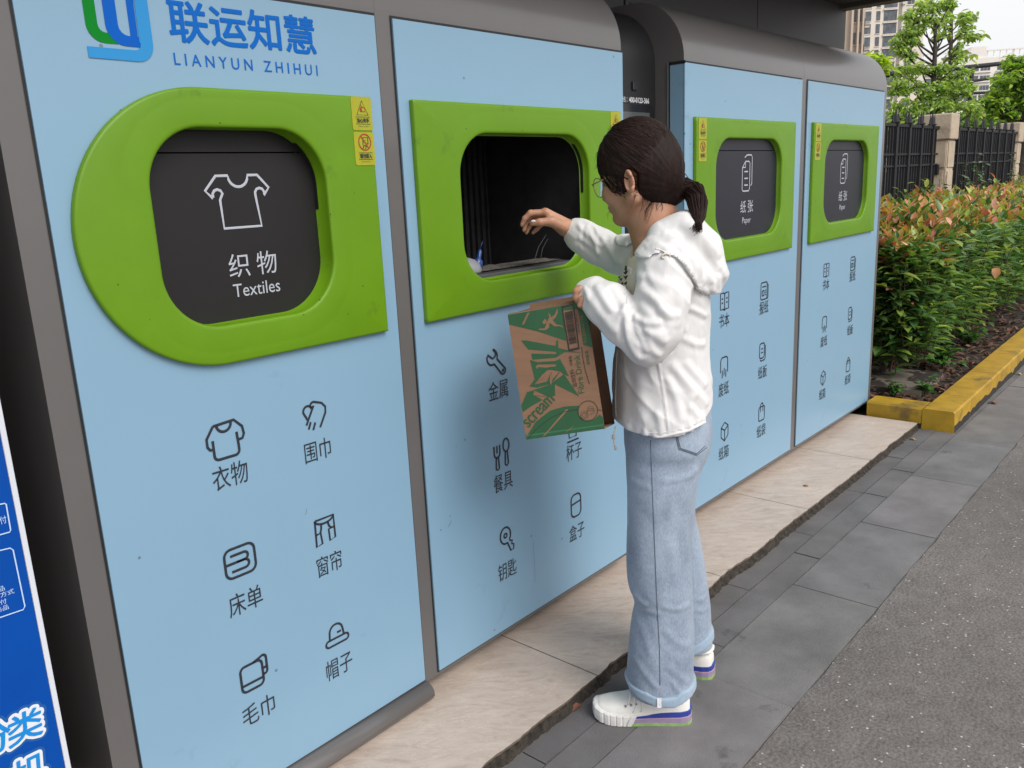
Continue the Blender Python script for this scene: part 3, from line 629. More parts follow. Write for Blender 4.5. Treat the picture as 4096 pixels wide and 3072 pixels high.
# ------------------------------------------------------------ vending cabinet at the left with a blue poster
def cabinet_left():
    BL = mat('royal_blue_print', srgb(4, 70, 156), 0.45, spec=.15, var=.05, vscale=5, stain=(srgb(8, 78, 164), 8, .66, .2))
    WH = mat('white_trim', (.62, .64, .70), .45); PR = mat('pale_blue_ink', (.45, .60, .85), .5); CY = mat('cyan_ink', srgb(0, 130, 205), .5); WI = mat('white_ink', (.70, .71, .76), .5, stain=((.55, .55, .58), 12, .62, .05)); HB = mat('halo_blue_ink', srgb(18, 84, 155), .5)
    root = empty('vending_cabinet', (0.0, .35, .04), 'dark vending cabinet with a royal blue poster front, left of the textile bin', 'vending machine')
    mb = MB(); mb.box((-.75, -.0265, .05), (.456, .72, 2.06)); mb.build('cabinet_body', mat('charcoal_paint', (.035, .034, .04), .45, var=.1, vscale=3), root)
    mb = MB(); mb.quad((-.75, -.030, .06), (.449, -.030, .06), (.449, -.030, 2.0), (-.75, -.030, 2.0)); mb.build('poster', BL, root)
    mb = MB(); mb.box((.4495, -.0325, .06), (.459, -.020, 2.0), .0015); mb.build('edge_trim', WH, root)
    P = lambda x, y: onY(x, y, -.031)[[0, 2]]
    mb = MB(); f = plane(-.0312)
    def px_box(pts, w): strokes(mb, [[tuple(P(*p)) for p in pts]], lambda u, v: (u, -.0312, v), w, (0, -1, 0))
    px_box([(-60, 2030), (18, 2013), (24, 2017), (42, 2120), (38, 2128), (-60, 2155)], .0022)
    px_box([(-60, 2215), (40, 2192), (52, 2200), (99, 2425), (92, 2438), (-60, 2490)], .0022)
    def word(s, x0, x1, y0, y1, bold=0.0):
        a, b = P(x0, y1), P(x1, y0); put_text(mb, s, f, a[0], b[0], a[1], b[1], bold)
    a = P(0, 2083); put_text(mb, '支付', f, a[0]-.012, a[0]+.010, a[1]-.007, a[1]+.007)
    for s, x, y, w in (('选择商品', 18, 2350, .046), ('选择支付方式', 56, 2378, .068), ('完成支付', 26, 2405, .044), ('取走商品', 34, 2432, .044)):
        a = P(x, y-(x-18)*.42); put_text(mb, s, f, a[0]-w, a[0], a[1]-.0048, a[1]+.0048)
    mb.build('instruction_print', PR, root)
    for s, cx, cz, sz in (('类', *P(100, 2905), .062), ('机', *P(112, 3085), .062), ('分', *P(-30, 2960), .062)):
        for nm, m, bold, y in (('poster_halo', HB, .20, -.0304), ('poster_outline', WI, .115, -.0314), ('poster_character', CY, .018, -.0324)):
            mb = MB(); h = sz*.46; e = h*2*bold
            put_text(mb, s, lambda u, v: (cx+u+v*.10, y, cz+v), -h-e, h+e, -h-e, h+e, bold/(1+2*bold)); mb.build(nm, m, root)
cabinet_left()
# ------------------------------------------------------------ shelter: back wall and roof
def shelter():
    root = empty('bin_shelter', (2.5, .55, 0), 'dark clad shelter wall and roof behind and above the recycling bins', 'shelter')
    segs = [-1.5, .9, 3.184, 4.444, 5.706]
    for a, b in zip(segs[:-1], segs[1:]):
        mb = MB(); w = .012 if abs(a-3.184) < .01 else .003
        mb.box((a+w, .50, 0), (b-.003, .53, 2.427), .002); mb.build('wall_panel', WALL, root)
    mb = MB(); mb.box((-1.5, .5305, 0), (5.70, .60, 2.42)); mb.build('wall_backing', DARK, root)
    mb = MB(); mb.box((-1.5, -.45, 2.430), (5.60, .7, 2.54)); mb.build('roof', mat('roof_soffit', (.05, .05, .06), .6), root)
    mb = MB(); mb.box((5.601, -.45, 2.405), (5.708, .7, 2.56), .004); mb.build('verge_beam', mat('verge_paint', (.11, .10, .085), .6), root)
shelter()
# ------------------------------------------------------------ kerb, planting bed
KERB = mat('yellow_kerb_paint', (0.38, 0.225, 0.011), 0.6, var=0.26, vscale=7, bump=0.5, bscale=60, stain=((0.12, 0.078, 0.022), 5.5, 0.55, 0.16), detail=8)
KBARE = mat('bare_kerb_concrete', (0.022, 0.019, 0.017), 0.9, var=0.4, vscale=30, bump=0.6, bscale=80)
def kerb():
    root = MB(); H = 0.122
    A, B = np.array([4.866, -.496]), np.array([10.5, -.405])           # outer line along the road: runs slightly away
    u = (B-A)/np.linalg.norm(B-A); nrm = np.array([-u[1], u[0]])
    def stone(P0, P1, w0, w1, name_m=0):
        d = P1-P0; L = np.linalg.norm(d); d /= L; n = max(2, int(L/.05)); top, bot, bare = [], [], []
        rings = []
        for i in range(n+1):
            s_ = P0+d*(L*i/n); k = mnoise.noise((s_[0]*9, s_[1]*9, 1))*.004
            lo = (0.044 if abs(d[0]) > .5 else .024)+0.026*mnoise.noise((s_[0]*14, s_[1]*14, 4))
            o = s_; q = s_+w1*w0
            rings.append([(o[0]-w1[0]*(.002+k), o[1]-w1[1]*(.002+k), -0.01), (o[0]-w1[0]*k, o[1]-w1[1]*k, lo), (o[0]+w1[0]*(.001+k), o[1]+w1[1]*(.001+k), H-.010), (o[0]+w1[0]*(.008+k), o[1]+w1[1]*(.008+k), H+k*.3), (q[0]-w1[0]*.006, q[1]-w1[1]*.006, H+k*.3), (q[0], q[1], H-.008), (q[0], q[1], -.01)])
        m = len(rings[0]); b = len(root.v)
        root.m = 0; root.smooth = False
        V = [p for r in rings for p in r]; F = []; mi = []
        for i in range(n):
            for j in range(m-1):
                F.append((i*m+j, i*m+j+1, (i+1)*m+j+1, (i+1)*m+j)); mi.append(1 if j == 0 else 0)
        k0 = len(root.mi); root.add(V, F); root.mi[k0:] = mi
        root.add(rings[0], [tuple(range(m))]); root.add(rings[-1], [tuple(range(m))[::-1]])
    # stones along the road, 4 mm joints
    cuts = [0, .38, 1.08, 1.75, 2.5, 3.25, 4.0, 4.75, 5.6]
    for a, b in zip(cuts[:-1], cuts[1:]): stone(A+u*(a+.002), A+u*(b-.002), .165, nrm)
    # return towards the bins
    Pm = np.array([4.866, -.496+.166]); stone(Pm+np.array([0, .30]), Pm+np.array([0, .002]), .165, np.array([1.0, 0]))
    tag(root.build('kerb', [KERB, KBARE]), 'yellow painted kerb round the planting bed', kind='structure')
kerb()
def heights(x, y): return 0.085+0.02*mnoise.noise((x*1.3, y*1.3, 0))+0.012*mnoise.noise((x*6, y*6, 3))
gx, gy = np.arange(5.02, 16, .06), np.arange(-.36, 1.6, .06)
V = [(x, y, heights(x, y)-(0.07 if y < -.36+(x-5.03)*.016 else 0)) for x in gx for y in gy]; m = len(gy)
tag(link_mesh('soil', V, [(i*m+j, (i+1)*m+j, (i+1)*m+j+1, i*m+j+1) for i in range(len(gx)-1) for j in range(m-1)], SOIL, smooth=True), 'dark soil of the planting bed', kind='structure')

# ------------------------------------------------------------ leaf generator
def leaves(name, C, D, U, L, Wd, cols, mats, parent=None, fold=0.25, curl=0.25, loc=None, translucent=True):
    """C centre (stem end), D direction, U up hint, L length, Wd width (arrays)  -> one mesh of folded leaves with a colour per leaf"""
    n = len(C); D = D/np.linalg.norm(D, axis=1, keepdims=True)
    Sd = np.cross(D, U); Sd /= (np.linalg.norm(Sd, axis=1, keepdims=True)+1e-9); N = np.cross(Sd, D)
    ts = [0.0, 0.28, 0.62, 1.0]; ws = [0.12, 0.92, 0.80, 0.0]
    V = np.zeros((n, 10, 3)); k = 0; idx = {}
    for i, (t, w) in enumerate(zip(ts, ws)):
        c = C+D*(L*t)[:, None]-N*(L*curl*t*t)[:, None]
        if i < 3:
            for s_ in (-1, 0, 1):
                V[:, k] = c+Sd*(Wd*w*.5*s_)[:, None]+N*(Wd*w*fold*abs(s_))[:, None]; idx[(i, s_)] = k; k += 1
        else:
            V[:, k] = c; idx[(i, 0)] = k; k += 1
    base = []
    for i in (0, 1):
        base += [(idx[(i, -1)], idx[(i, 0)], idx[(i+1, 0)], idx[(i+1, -1)]), (idx[(i, 0)], idx[(i, 1)], idx[(i+1, 1)], idx[(i+1, 0)])]
    tri = [(idx[(2, -1)], idx[(2, 0)], idx[(3, 0)]), (idx[(2, 0)], idx[(2, 1)], idx[(3, 0)])]
    q = (np.array(base)[None]+np.arange(n)[:, None, None]*10).reshape(-1, 4); t3 = (np.array(tri)[None]+np.arange(n)[:, None, None]*10).reshape(-1, 3)
    org = ORG[parent.name] if parent else (np.array(loc, float) if loc is not None else np.zeros(3))
    me = bpy.data.meshes.new(name); nv = n*10; nl = q.size+t3.size; npo = len(q)+len(t3)
    me.vertices.add(nv); me.loops.add(nl); me.polygons.add(npo)
    me.vertices.foreach_set('co', (V.reshape(-1, 3)-org).ravel())
    me.loops.foreach_set('vertex_index', np.concatenate([q.ravel(), t3.ravel()]).astype(np.int32))
    st = np.concatenate([np.arange(len(q))*4, q.size+np.arange(len(t3))*3]).astype(np.int32)
    me.polygons.foreach_set('loop_start', st)
    me.polygons.foreach_set('use_smooth', np.ones(npo, bool))
    me.materials.append(mats); me.update(calc_edges=True)
    ca = me.attributes.new('Col', 'FLOAT_COLOR', 'POINT'); cc = np.ones((n, 10, 4)); cc[:, :, :3] = cols[:, None, :]; ca.data.foreach_set('color', cc.ravel())
    o = bpy.data.objects.new(name, me); COL.objects.link(o)
    if parent: o.parent = parent
    else: o.location = org
    ORG[o.name] = org; return o
def leaf_mat(name, gloss=0.4, trans=0.35, tint=(1.0, 1.0, 1.0)):
    m, t, b = node_mat(name); a = t.nodes.new('ShaderNodeAttribute'); a.attribute_name = 'Col'
    b.inputs['Roughness'].default_value = gloss; t.links.new(a.outputs['Color'], b.inputs['Base Color'])
    tr = t.nodes.new('ShaderNodeBsdfTranslucent'); mx = t.nodes.new('ShaderNodeMixShader'); mx.inputs[0].default_value = trans
    mu = t.nodes.new('ShaderNodeMix'); mu.data_type = 'RGBA'; mu.blend_type = 'MULTIPLY'; mu.inputs[0].default_value = 1; mu.inputs[7].default_value = (1.5, 1.6, .7, 1)
    t.links.new(a.outputs['Color'], mu.inputs[6]); t.links.new(mu.outputs[2], tr.inputs['Color'])
    out = t.nodes['Material Output']; t.links.new(b.outputs[0], mx.inputs[1]); t.links.new(tr.outputs[0], mx.inputs[2]); t.links.new(mx.outputs[0], out.inputs['Surface'])
    return m
LEAF = leaf_mat('hedge_leaf', .33, .25); TLEAF = leaf_mat('tree_leaf', .5, .5); DRY = leaf_mat('dry_leaf', .8, .1)
BARK = mat('dark_bark', (0.045, 0.035, 0.028), 0.9, var=.4, vscale=14, bump=.8, bscale=30, bdist=.02)
TWIG = mat('brown_twig', (0.06, 0.035, 0.022), 0.8)
def nrm(a): return a/(np.linalg.norm(a, axis=-1, keepdims=True)+1e-9)
def pal(n, cs, w, jit=.18):
    cs = np.array(cs); i = rng.choice(len(cs), n, p=np.array(w)/sum(w)); return cs[i]*rng.uniform(1-jit, 1+jit, (n, 1))*rng.uniform(.93, 1.07, (n, 3))

# hedge of red-tipped shrubs: shoots carrying whorls of leaves
def hedge():
    root = empty('hedge', (8.5, .5, .08), 'dense hedge with red-bronze young leaves above dark green older leaves, behind the yellow kerb', 'hedge')
    def top(x, y): return 0.93+0.05*np.sin(x*2.1)+0.04*np.sin(x*5.3+y*4)+.03*np.sin(y*9+x)
    C, D, U, L, Wd, K = [], [], [], [], [], []
    tw = MB()
    def front(x): return -.03+(x-5.6)*.012
    def add_shoot(x, y, zt, nl, red, up, spread, l0, l1, near):
        base = np.array([x, y, zt-rng.uniform(.16, .26)]); tip = np.array([x, y, zt])+up*.05
        if near and rng.random() < .8: tw.tube([base, (base+tip)/2+rng.normal(0, .008, 3), tip], [.0035, .003, .0018], 4, cap=False)
        a0 = rng.uniform(0, 6.28)
        for k in range(nl):
            t = k/max(1, nl-1); a = a0+k*2.4+rng.normal(0, .25)
            p = tip*(t)+base*(1-t)
            el = (0.10+0.75*t)*spread+rng.normal(0, .18)                      # upper leaves stand up
            d = np.array([math.cos(a)*math.cos(el), math.sin(a)*math.cos(el), math.sin(el)])+up*.3
            C.append(p); D.append(d); U.append((0, 0, 1) if abs(el) < 1.2 else (math.cos(a), math.sin(a), .3)); l = rng.uniform(l0, l1)*(1-.25*t*red)
            L.append(l); Wd.append(l*rng.uniform(.40, .52))
            if rng.random() < red*(.30+.7*t):
                c = pal(1, [(.52, .24, .11), (.56, .18, .14), (.42, .30, .075), (.64, .31, .23), (.33, .36, .07)], [3, 1.8, 3, 1.2, 2.8])[0]
            else: c = pal(1, [(.085, .18, .055), (.135, .24, .065), (.25, .35, .07), (.05, .125, .04)], [3, 3, 2.2, 1.6])[0]
            K.append(c)
    # top surface, denser where it is near
    for _ in range(5200):
        x = 5.5+11.5*rng.random()**1.7; y = front(x)+.0+(1.3)*rng.random()
        add_shoot(x, y, top(x, y)+rng.normal(0, .045), 9 if x < 9 else 7, .62, np.array([0, 0, 1.0]), 1.0, .07, .135, x < 9)
    for _ in range(260):            # taller young shoots standing clear of the top
        x = 5.6+6*rng.random()**1.5; y = front(x)+.05+1.1*rng.random(); add_shoot(x, y, top(x, y)+rng.uniform(.03, .10), 8, .85, np.array([0, 0, 1.0]), 1.25, .08, .118, True)
    # front and near-end faces: older green leaves, thinning towards the ground
    for _ in range(1500):
        if rng.random() < .62: x = 5.5+8*rng.random()**1.5; y = front(x)+rng.normal(0, .055); dr = np.array([0, -1.0, .15])
        else: x = 5.55+rng.normal(0, .06); y = rng.uniform(-.05, 1.2); dr = np.array([-1.0, -.2, .15])
        z = .40+.54*rng.random()**.75
        add_shoot(x, y, z, 7, .01 if z < .82 else .06, dr, .55, .075, .135, x < 8.5)
    # dark interior leaves so the hedge is not see-through
    for _ in range(2300):
        x = 5.65+9*rng.random()**1.4; y = front(x)+.10+1.1*rng.random(); z = .36+.48*rng.random()
        add_shoot(x, y, z, 6, 0, rng.normal(0, .6, 3), .5, .07, .11, False)
    C, D, U, L, Wd, K = map(lambda a: np.array(a, float), (C, D, U, L, Wd, K))
    leaves('foliage', C, D, U, L, Wd, K, LEAF, root, .22, .22)
    # woody stems from the ground
    for _ in range(90):
        x = 5.65+5.0*rng.random()**1.3; y = front(x)+.12+.7*rng.random(); p = np.array([x, y, .07]); q = p+np.array([rng.normal(0, .10), rng.normal(-.02, .10), rng.uniform(.4, .65)])
        tw.tube([p, (p+q)/2+rng.normal(0, .03, 3), q], [.009, .007, .004], 5, cap=False)
    tw.build('stems', TWIG, root)
hedge()
# fallen leaves on the bed
n = 2600; x = 5.08+6.5*rng.random(n)**1.5; y = -.31+(x-5)*.016+rng.random(n)*.85
z = np.array([heights(a, b) for a, b in zip(x, y)])+.004+rng.random(n)*.02
D = nrm(np.c_[rng.normal(0, 1, n), rng.normal(0, 1, n), rng.normal(0, .22, n)])
tag(leaves('leaf_litter', np.c_[x, y, z], D, nrm(np.c_[rng.normal(0, .25, n), rng.normal(0, .25, n), np.ones(n)]), rng.uniform(.04, .085, n), rng.uniform(.018, .032, n), pal(n, [(.10, .05, .03), (.06, .035, .025), (.16, .09, .055), (.13, .06, .045)], [3, 3, 2, 2], .3), DRY, None, .2, .3), 'brown fallen leaves on the soil', kind='stuff')
# single leaves and scraps lying on the paving
for (p, a, l, c, lab) in ((onZ(2322, 2827, .006), 2.2, .045, (.22, .09, .055), 'crumpled reddish brown leaf on the dark stones by the white shoe'), (onZ(3985, 1616, .006), .6, .06, (.30, .13, .07), 'small orange-brown leaf on the paving by the yellow kerb'), (onZ(3660, 1762, .006), .2, .04, (.50, .34, .16), 'pale ochre leaf beside the kerb corner'), (onZ(4085, 1500, .006), .1, .06, (.5, .45, .30), 'cream coloured leaf at the foot of the long kerb')):
    k = 2; o = leaves('fallen_leaf', np.array([p, p+[.006, .004, .003]]), np.array([[math.cos(a), math.sin(a), .10], [math.cos(a+.9), math.sin(a+.9), .25]]), np.array([[0, 0, 1.], [.2, 0, 1.]]), np.array([l, l*.8]), np.array([l*.55, l*.5]), np.array([c, c])*1.0, DRY, None, .25, .35, loc=p)
    tag(o, lab, 'leaf', 'leaves fallen on the paving')
p = onZ(3223, 1944, .0415); mb = MB(); mb.smooth = True; mb.tube([p, p+[0, 0, .003]], .011, 14); tag(mb.build('bottle_cap', mat('dull_copper', (.24, .13, .07), .5), loc=p), 'small round copper coloured disc lying on the beige tiles', 'disc')
# weeds
def weed(p, h, n, label, spread=.5, lw=.03, cols=((.055, .15, .03), (.08, .20, .04))):
    root = empty('weed', p, label, 'weed', 'weeds in the planting bed')
    C, D, L = [], [], []; st = MB()
    for k in range(n):
        a = rng.uniform(0, 6.28); e = rng.uniform(.4, 1.3); q = np.array(p)+np.array([math.cos(a)*math.cos(e)*spread, math.sin(a)*math.cos(e)*spread, math.sin(e)])*h*rng.uniform(.6, 1)
        st.tube([p, (np.array(p)+q)/2+[0, 0, h*.1], q], [.003, .002, .001], 4, cap=False)
        for j in range(6):
            C.append(np.array(p)+(q-np.array(p))*rng.uniform(.45, 1)); b = rng.uniform(0, 6.28); D.append((math.cos(b), math.sin(b), rng.uniform(-.1, .6))); L.append(rng.uniform(.6, 1.2)*lw*1.7)
    C, D, L = np.array(C), np.array(D, float), np.array(L); m = len(C)
    leaves('weed_leaves', C, D, np.tile([0, 0, 1.], (m, 1)), L, L*.6, pal(m, cols, [1, 1]), LEAF, root, .15, .25); st.build('weed_stems', TWIG, root)
weed((5.17, -.09, .09), .11, 7, 'small green weed in front of the concrete slab, nearest the bin')
weed((5.30, -.235, .09), .13, 9, 'small green weed at the inner corner of the yellow kerb')
weed((6.05, -.13, .09), .20, 26, 'leafy clump of weeds beside the long yellow kerb, nearer the corner', .8, .035)
weed((7.0, -.06, .09), .22, 24, 'leafy clump of weeds beside the long yellow kerb, farther along', .8, .035)
# concrete cover
p = (5.52, -.03, .1); mb = MB(); a, b, c, d = (5.22, .22), (5.245, -.215), (5.80, -.20), (5.79, .24); th = .05
mb.prism([b, c, d, a], lambda u, v: (u, v, .075), lambda u, v: (u, v, .075+th)); tag(mb.build('concrete_slab', mat('stained_concrete', (.16, .135, .11), .8, var=.25, vscale=6, bump=.5, bscale=50, stain=((.02, .014, .012), 4.2, .50, .04)), loc=p), 'dirty concrete cover slab with a dark wet stain in the planting bed', 'slab')

# ------------------------------------------------------------ iron fence with stone pillars
IRON = mat('black_painted_iron', (0.014, 0.014, 0.017), 0.6, var=.2, vscale=20, spec=.25); PIL = mat('sandstone_render', (0.44, 0.355, 0.27), .85, var=.14, vscale=5, bump=.7, bscale=45, bdist=.006, stain=((.27, .215, .165), 3.2, .6, .15))
def pillar(x, y, label):
    root = empty('stone_pillar', (x+.18, y+.16, 0), label, 'pillar', 'stone pillars of the iron fence'); w, d, H = .33, .30, 2.02
    mb = MB(); mb.box((x+.02, y+.02, 0), (x+w-.02, y+d-.02, H-.30), .01); mb.build('shaft', PIL, root)
    mb = MB(); mb.box((x-.012, y-.012, H-.298), (x+w+.012, y+d+.012, H), .015); mb.build('cap_block', PIL, root)
    mb = MB()
    for z0, z1, q in ((.15, .95, .05), (1.0, 1.36, .05), (1.40, 1.70, .035)):
        mb.box((x+.008, y+q, z0), (x+.0195, y+d-q, z1), .004); mb.box((x+q, y+.008, z0), (x+w-q, y+.0195, z1), .004)
    mb.build('raised_panel', PIL, root)
    mb = MB(); mb.box((x-.05, y+.09, 1.32), (x+.0075, y+.17, 1.44), .01); mb.build('hinge_bracket', IRON, root)
pillar(11.17, 1.23, 'nearer beige stone fence pillar standing between two black fence panels'); pillar(15.47, 1.33, 'farther beige stone fence pillar cut by the right edge of the view')
def fence(x0, x1, label):
    root = empty('iron_fence', ((x0+x1)/2, 1.36, 0), label, 'fence', 'black iron fence panels'); y = 1.36
    for z, h in ((1.86, .035), (1.56, .022), (1.44, .022), (.30, .03)):
        mb = MB(); mb.box((x0, y-.018, z-h/2), (x1, y+.018, z+h/2), .003); mb.build('rail', IRON, root)
    def bar(r, H, spike):          # finials stand in threes over each flat post
        mb = MB(); mb.box((-r, -r, 0), (r, r, H), .002)
        if spike: mb.smooth = True; mb.tube([(0, 0, H), (0, 0, H+.03), (0, 0, H+.05), (0, 0, H+.06), (0, 0, H+.19)], [r*1.0, r*1.0, r*1.9, r, .001], 6)
        return mb
    pk = None; ps = None; pt_ = None; x = x0+.06; i = 0
    while x < x1-.04:
        wide = (i % 5 == 0)
        if wide:
            if ps is None: mb = bar(.030, 1.842, True); ps = mb.build('post', IRON, root); o = ps
            else: o = ps.copy(); COL.objects.link(o)
        else:
            tall = i % 5 in (1, 4)
            if tall and pt_ is None: mb = bar(.0115, 1.842, True); pt_ = mb.build('picket', IRON, root); o = pt_
            elif not tall and pk is None: mb = bar(.0105, 1.842, False); pk = mb.build('picket', IRON, root); o = pk
            else: o = (pt_ if tall else pk).copy(); COL.objects.link(o)
        o.parent = root; o.location = (x-(x0+x1)/2, 0, 0); x += .088; i += 1
# pickets are modelled at the origin of their fence, so give the fence itself as their origin
_bld = MB.build
def _at_origin(self, name, mats, parent=None, label=None, loc=None):
    if name in ('post', 'picket') and parent is not None:
        keep = ORG[parent.name]; ORG[parent.name] = np.zeros(3); o = _bld(self, name, mats, parent, label, loc); ORG[parent.name] = keep; return o
    return _bld(self, name, mats, parent, label, loc)
MB.build = _at_origin
fence(8.2, 11.16, 'black iron fence panel left of the nearer stone pillar'); fence(11.51, 15.46, 'black iron fence panel between the two stone pillars')
MB.build = _bld
# climbers and bushes in front of the fence
def bush(x, y, w, h, n, label, cols, group='bushes and climbers at the foot of the fence', lw=.06, name='bush', cat='bush'):
    root = empty(name, (x, y, .1), label, cat, group); st = MB(); C, D, L = [], [], []
    for k in range(max(4, n//28)):
        a = rng.uniform(0, 6.28); r = rng.random()**.5*w; q = np.array([x+r*math.cos(a), y+r*math.sin(a)*.35, .1+h*rng.uniform(.45, 1)*(1-.35*(r/w)**2)]); p = np.array([x+r*.4*math.cos(a), y, .1]); m = (p+q)/2+rng.normal(0, .05, 3)
        st.tube([p, m, q], [.008, .006, .002], 4, cap=False)
        for j in range(28):
            t = rng.uniform(.2, 1); s_ = p*(1-t)**2+2*m*t*(1-t)+q*t*t; b = rng.uniform(0, 6.28); C.append(s_+rng.normal(0, .02, 3)); D.append((math.cos(b), math.sin(b)*.9-.2, rng.uniform(-.35, .5))); L.append(lw*rng.uniform(.6, 1.3))
    C, D, L = np.array(C), np.array(D, float), np.array(L); m = len(C)
    leaves('bush_leaves', C, D, nrm(np.c_[rng.normal(0, .3, m), rng.normal(-.3, .3, m), np.ones(m)]), L, L*.62, pal(m, cols, [1]*len(cols)), LEAF, root, .12, .2); st.build('bush_stems', TWIG, root)
GR = [(.05, .12, .03), (.08, .17, .045), (.035, .085, .028)]
bush(9.05, 1.12, .30, 1.35, 420, 'yellow-green bush at the left end of the iron fence, beside the bin', [(.16, .26, .03), (.10, .20, .03), (.06, .13, .03)])
bush(9.75, 1.1, .45, 1.30, 900, 'dark green bush in front of the nearer fence panel', GR)
bush(10.6, 1.1, .42, 1.45, 900, 'tall loose green bush against the nearer fence panel next to the pillar', GR)
bush(11.35, 1.0, .30, 1.35, 300, 'pale green sprig in front of the nearer stone pillar', [(.13, .22, .07), (.09, .17, .05)])
bush(12.3, 1.2, .55, 1.62, 1000, 'climbing plant with pale leaves on the fence right of the nearer pillar', [(.07, .15, .06), (.12, .22, .10), (.05, .11, .04)])
bush(14.3, 1.2, .60, 1.55, 1000, 'climbing plant on the fence panel near the farther pillar', [(.07, .15, .06), (.12, .22, .10), (.05, .11, .04)])
bush(16.5, 1.0, 1.6, 1.15, 1500, 'green bushes beside the farther stone pillar', GR)

# ------------------------------------------------------------ trees beyond the fence
def tree(base, H, crowns, label, cols, trunk_r=.12, limbs=None, lean=(0, 0), leaf=.10, name='tree'):
    """crowns: list of (x, y, z, rx, ry, rz, n) leaf clouds, positions absolute"""
    b = np.array(base, float); root = empty(name, b, label, 'tree', 'trees beyond the fence'); mb = MB(); mb.smooth = True
    T = np.array([lean[0], lean[1], H]); P = [b+T*t+np.array([.05*math.sin(t*7), .04*math.cos(t*5), 0]) for t in np.linspace(0, 1, 9)]
    mb.tube(P, np.linspace(trunk_r, trunk_r*.25, 9), 8); mb.build('trunk', BARK, root)
    C, D, L = [], [], []; lm = MB(); lm.smooth = True
    for (x, y, z, rx, ry, rz, n) in crowns:
        c = np.array([x, y, z]); t = min(.95, max(.15, (z-.25*rz-b[2])/H-.10)); s_ = b+T*t; m = (s_+c)/2+np.array([0, 0, -.08*np.linalg.norm(c-s_)])
        lm.tube([s_, m, c], [trunk_r*.35*(1-t)+.015, trunk_r*.22*(1-t)+.011, .006], 5)
        n = int(n*(.62 if z > b[2]+H*.60 else .95)); K = max(6, n//22)
        for k in range(K):
            v = rng.normal(0, 1, 3); v /= np.linalg.norm(v); r = rng.random()**.45; q = c+v*r*np.array([rx, ry, rz])
            if k % 2 == 0: lm.tube([c+(q-c)*.15, c+(q-c)*.6+rng.normal(0, .03, 3), q], [.008, .006, .003], 4, cap=False)
            mm = n//K; cl = q+rng.normal(0, 1, (mm, 3))*np.array([.15, .15, .08])*(rx/.9+.2)*.8
            C.append(cl); a = rng.uniform(0, 6.28, mm); D.append(np.c_[np.cos(a), np.sin(a), rng.uniform(-.75, .25, mm)]); L.append(rng.uniform(.65, 1.3, mm)*leaf)
    C, D, L = np.concatenate(C), np.concatenate(D), np.concatenate(L); m = len(C)
    lm.build('branches', BARK, root)
    leaves('crown', C, D, nrm(np.c_[rng.normal(0, .6, m), rng.normal(0, .6, m), np.ones(m)]), L, L*.50, pal(m, cols, [1]*len(cols), .25), TLEAF, root, .1, .3)
def W3(x, y, d): return at(x, y, d)
def crown_px(lst, d):
    out = []
    for (x, y, rx, ry, n) in lst:
        p = at(x, y, d); s = d/FPX; out.append((p[0], p[1], p[2], rx*s, rx*s*.9, ry*s, n))
    return out
G1 = [(.32, .43, .13), (.26, .37, .10), (.40, .50, .18), (.19, .28, .08)]
d1 = 15.0
b1_ = at(3715, 640, d1); b1_[2] = 0.0
tree(b1_, at(3740, 60, d1)[2], crown_px([(3690, 30, 60, 40, 420), (3660, 75, 60, 45, 420), (3628, 120, 50, 42, 420), (3603, 165, 45, 38, 360), (3600, 200, 38, 25, 220), (3650, 150, 42, 38, 320), (3625, 215, 40, 22, 200), (3700, 110, 22, 28, 90), (3745, 22, 60, 35, 420), (3735, 75, 30, 30, 150), (3795, 20, 40, 30, 240), (3860, 70, 32, 20, 150), (3872, 105, 25, 16, 100), (3850, 130, 30, 16, 110), (3835, 182, 28, 13, 80), (3838, 240, 22, 16, 70), (3790, 110, 16, 40, 90), (3760, 150, 30, 20, 50), (3620, 290, 45, 28, 300), (3680, 270, 36, 22, 170), (3762, 277, 58, 28, 330), (3830, 302, 55, 32, 380), (3592, 352, 40, 42, 330), (3650, 345, 55, 38, 420), (3720, 362, 58, 38, 450), (3800, 352, 65, 38, 520), (3870, 352, 36, 28, 220), (3602, 430, 45, 38, 350), (3680, 432, 58, 42, 480), (3762, 420, 58, 38, 480), (3850, 420, 58, 32, 400), (3900, 440, 32, 28, 200), (3575, 472, 36, 28, 260), (3640, 482, 58, 22, 340), (3730, 482, 58, 22, 340)], d1), 'tall open-crowned green tree with a forked dark trunk behind the nearer pillar', G1, .10, lean=(at(3745, 60, d1)-b1_)[:2], leaf=.092)
d2 = 16.5
b2_ = at(3790, 640, d2); b2_[2] = 0.0
tree(b2_, at(3810, 30, d2)[2], crown_px([(3870, 75, 45, 35, 150), (3880, 140, 40, 40, 130), (3840, 210, 50, 30, 120), (3770, 80, 40, 40, 120)], d2), 'thin straight tree with sparse leaves against the white sky', G1, .10, lean=(at(3805, 60, d2)-b2_)[:2], leaf=.15)
d3 = 18.0
b3_ = at(4085, 640, d3); b3_[2] = 0.0
tree(b3_, at(4085, 240, d3)[2], crown_px([(4075, 255, 60, 45, 700), (4040, 330, 70, 55, 900), (4100, 340, 70, 70, 800), (3985, 385, 60, 45, 600), (4080, 430, 100, 60, 900), (4000, 470, 70, 40, 500), (4090, 510, 80, 40, 500), (4170, 300, 80, 80, 500), (3960, 420, 50, 35, 400)], d3), 'bushy round green tree at the right edge', [(.20, .32, .05), (.27, .40, .06), (.12, .22, .045), (.31, .44, .06)], .16, lean=(0, 0), leaf=.13)
d4 = 14.0
b4_ = at(3490, 640, d4); b4_[2] = 0.0
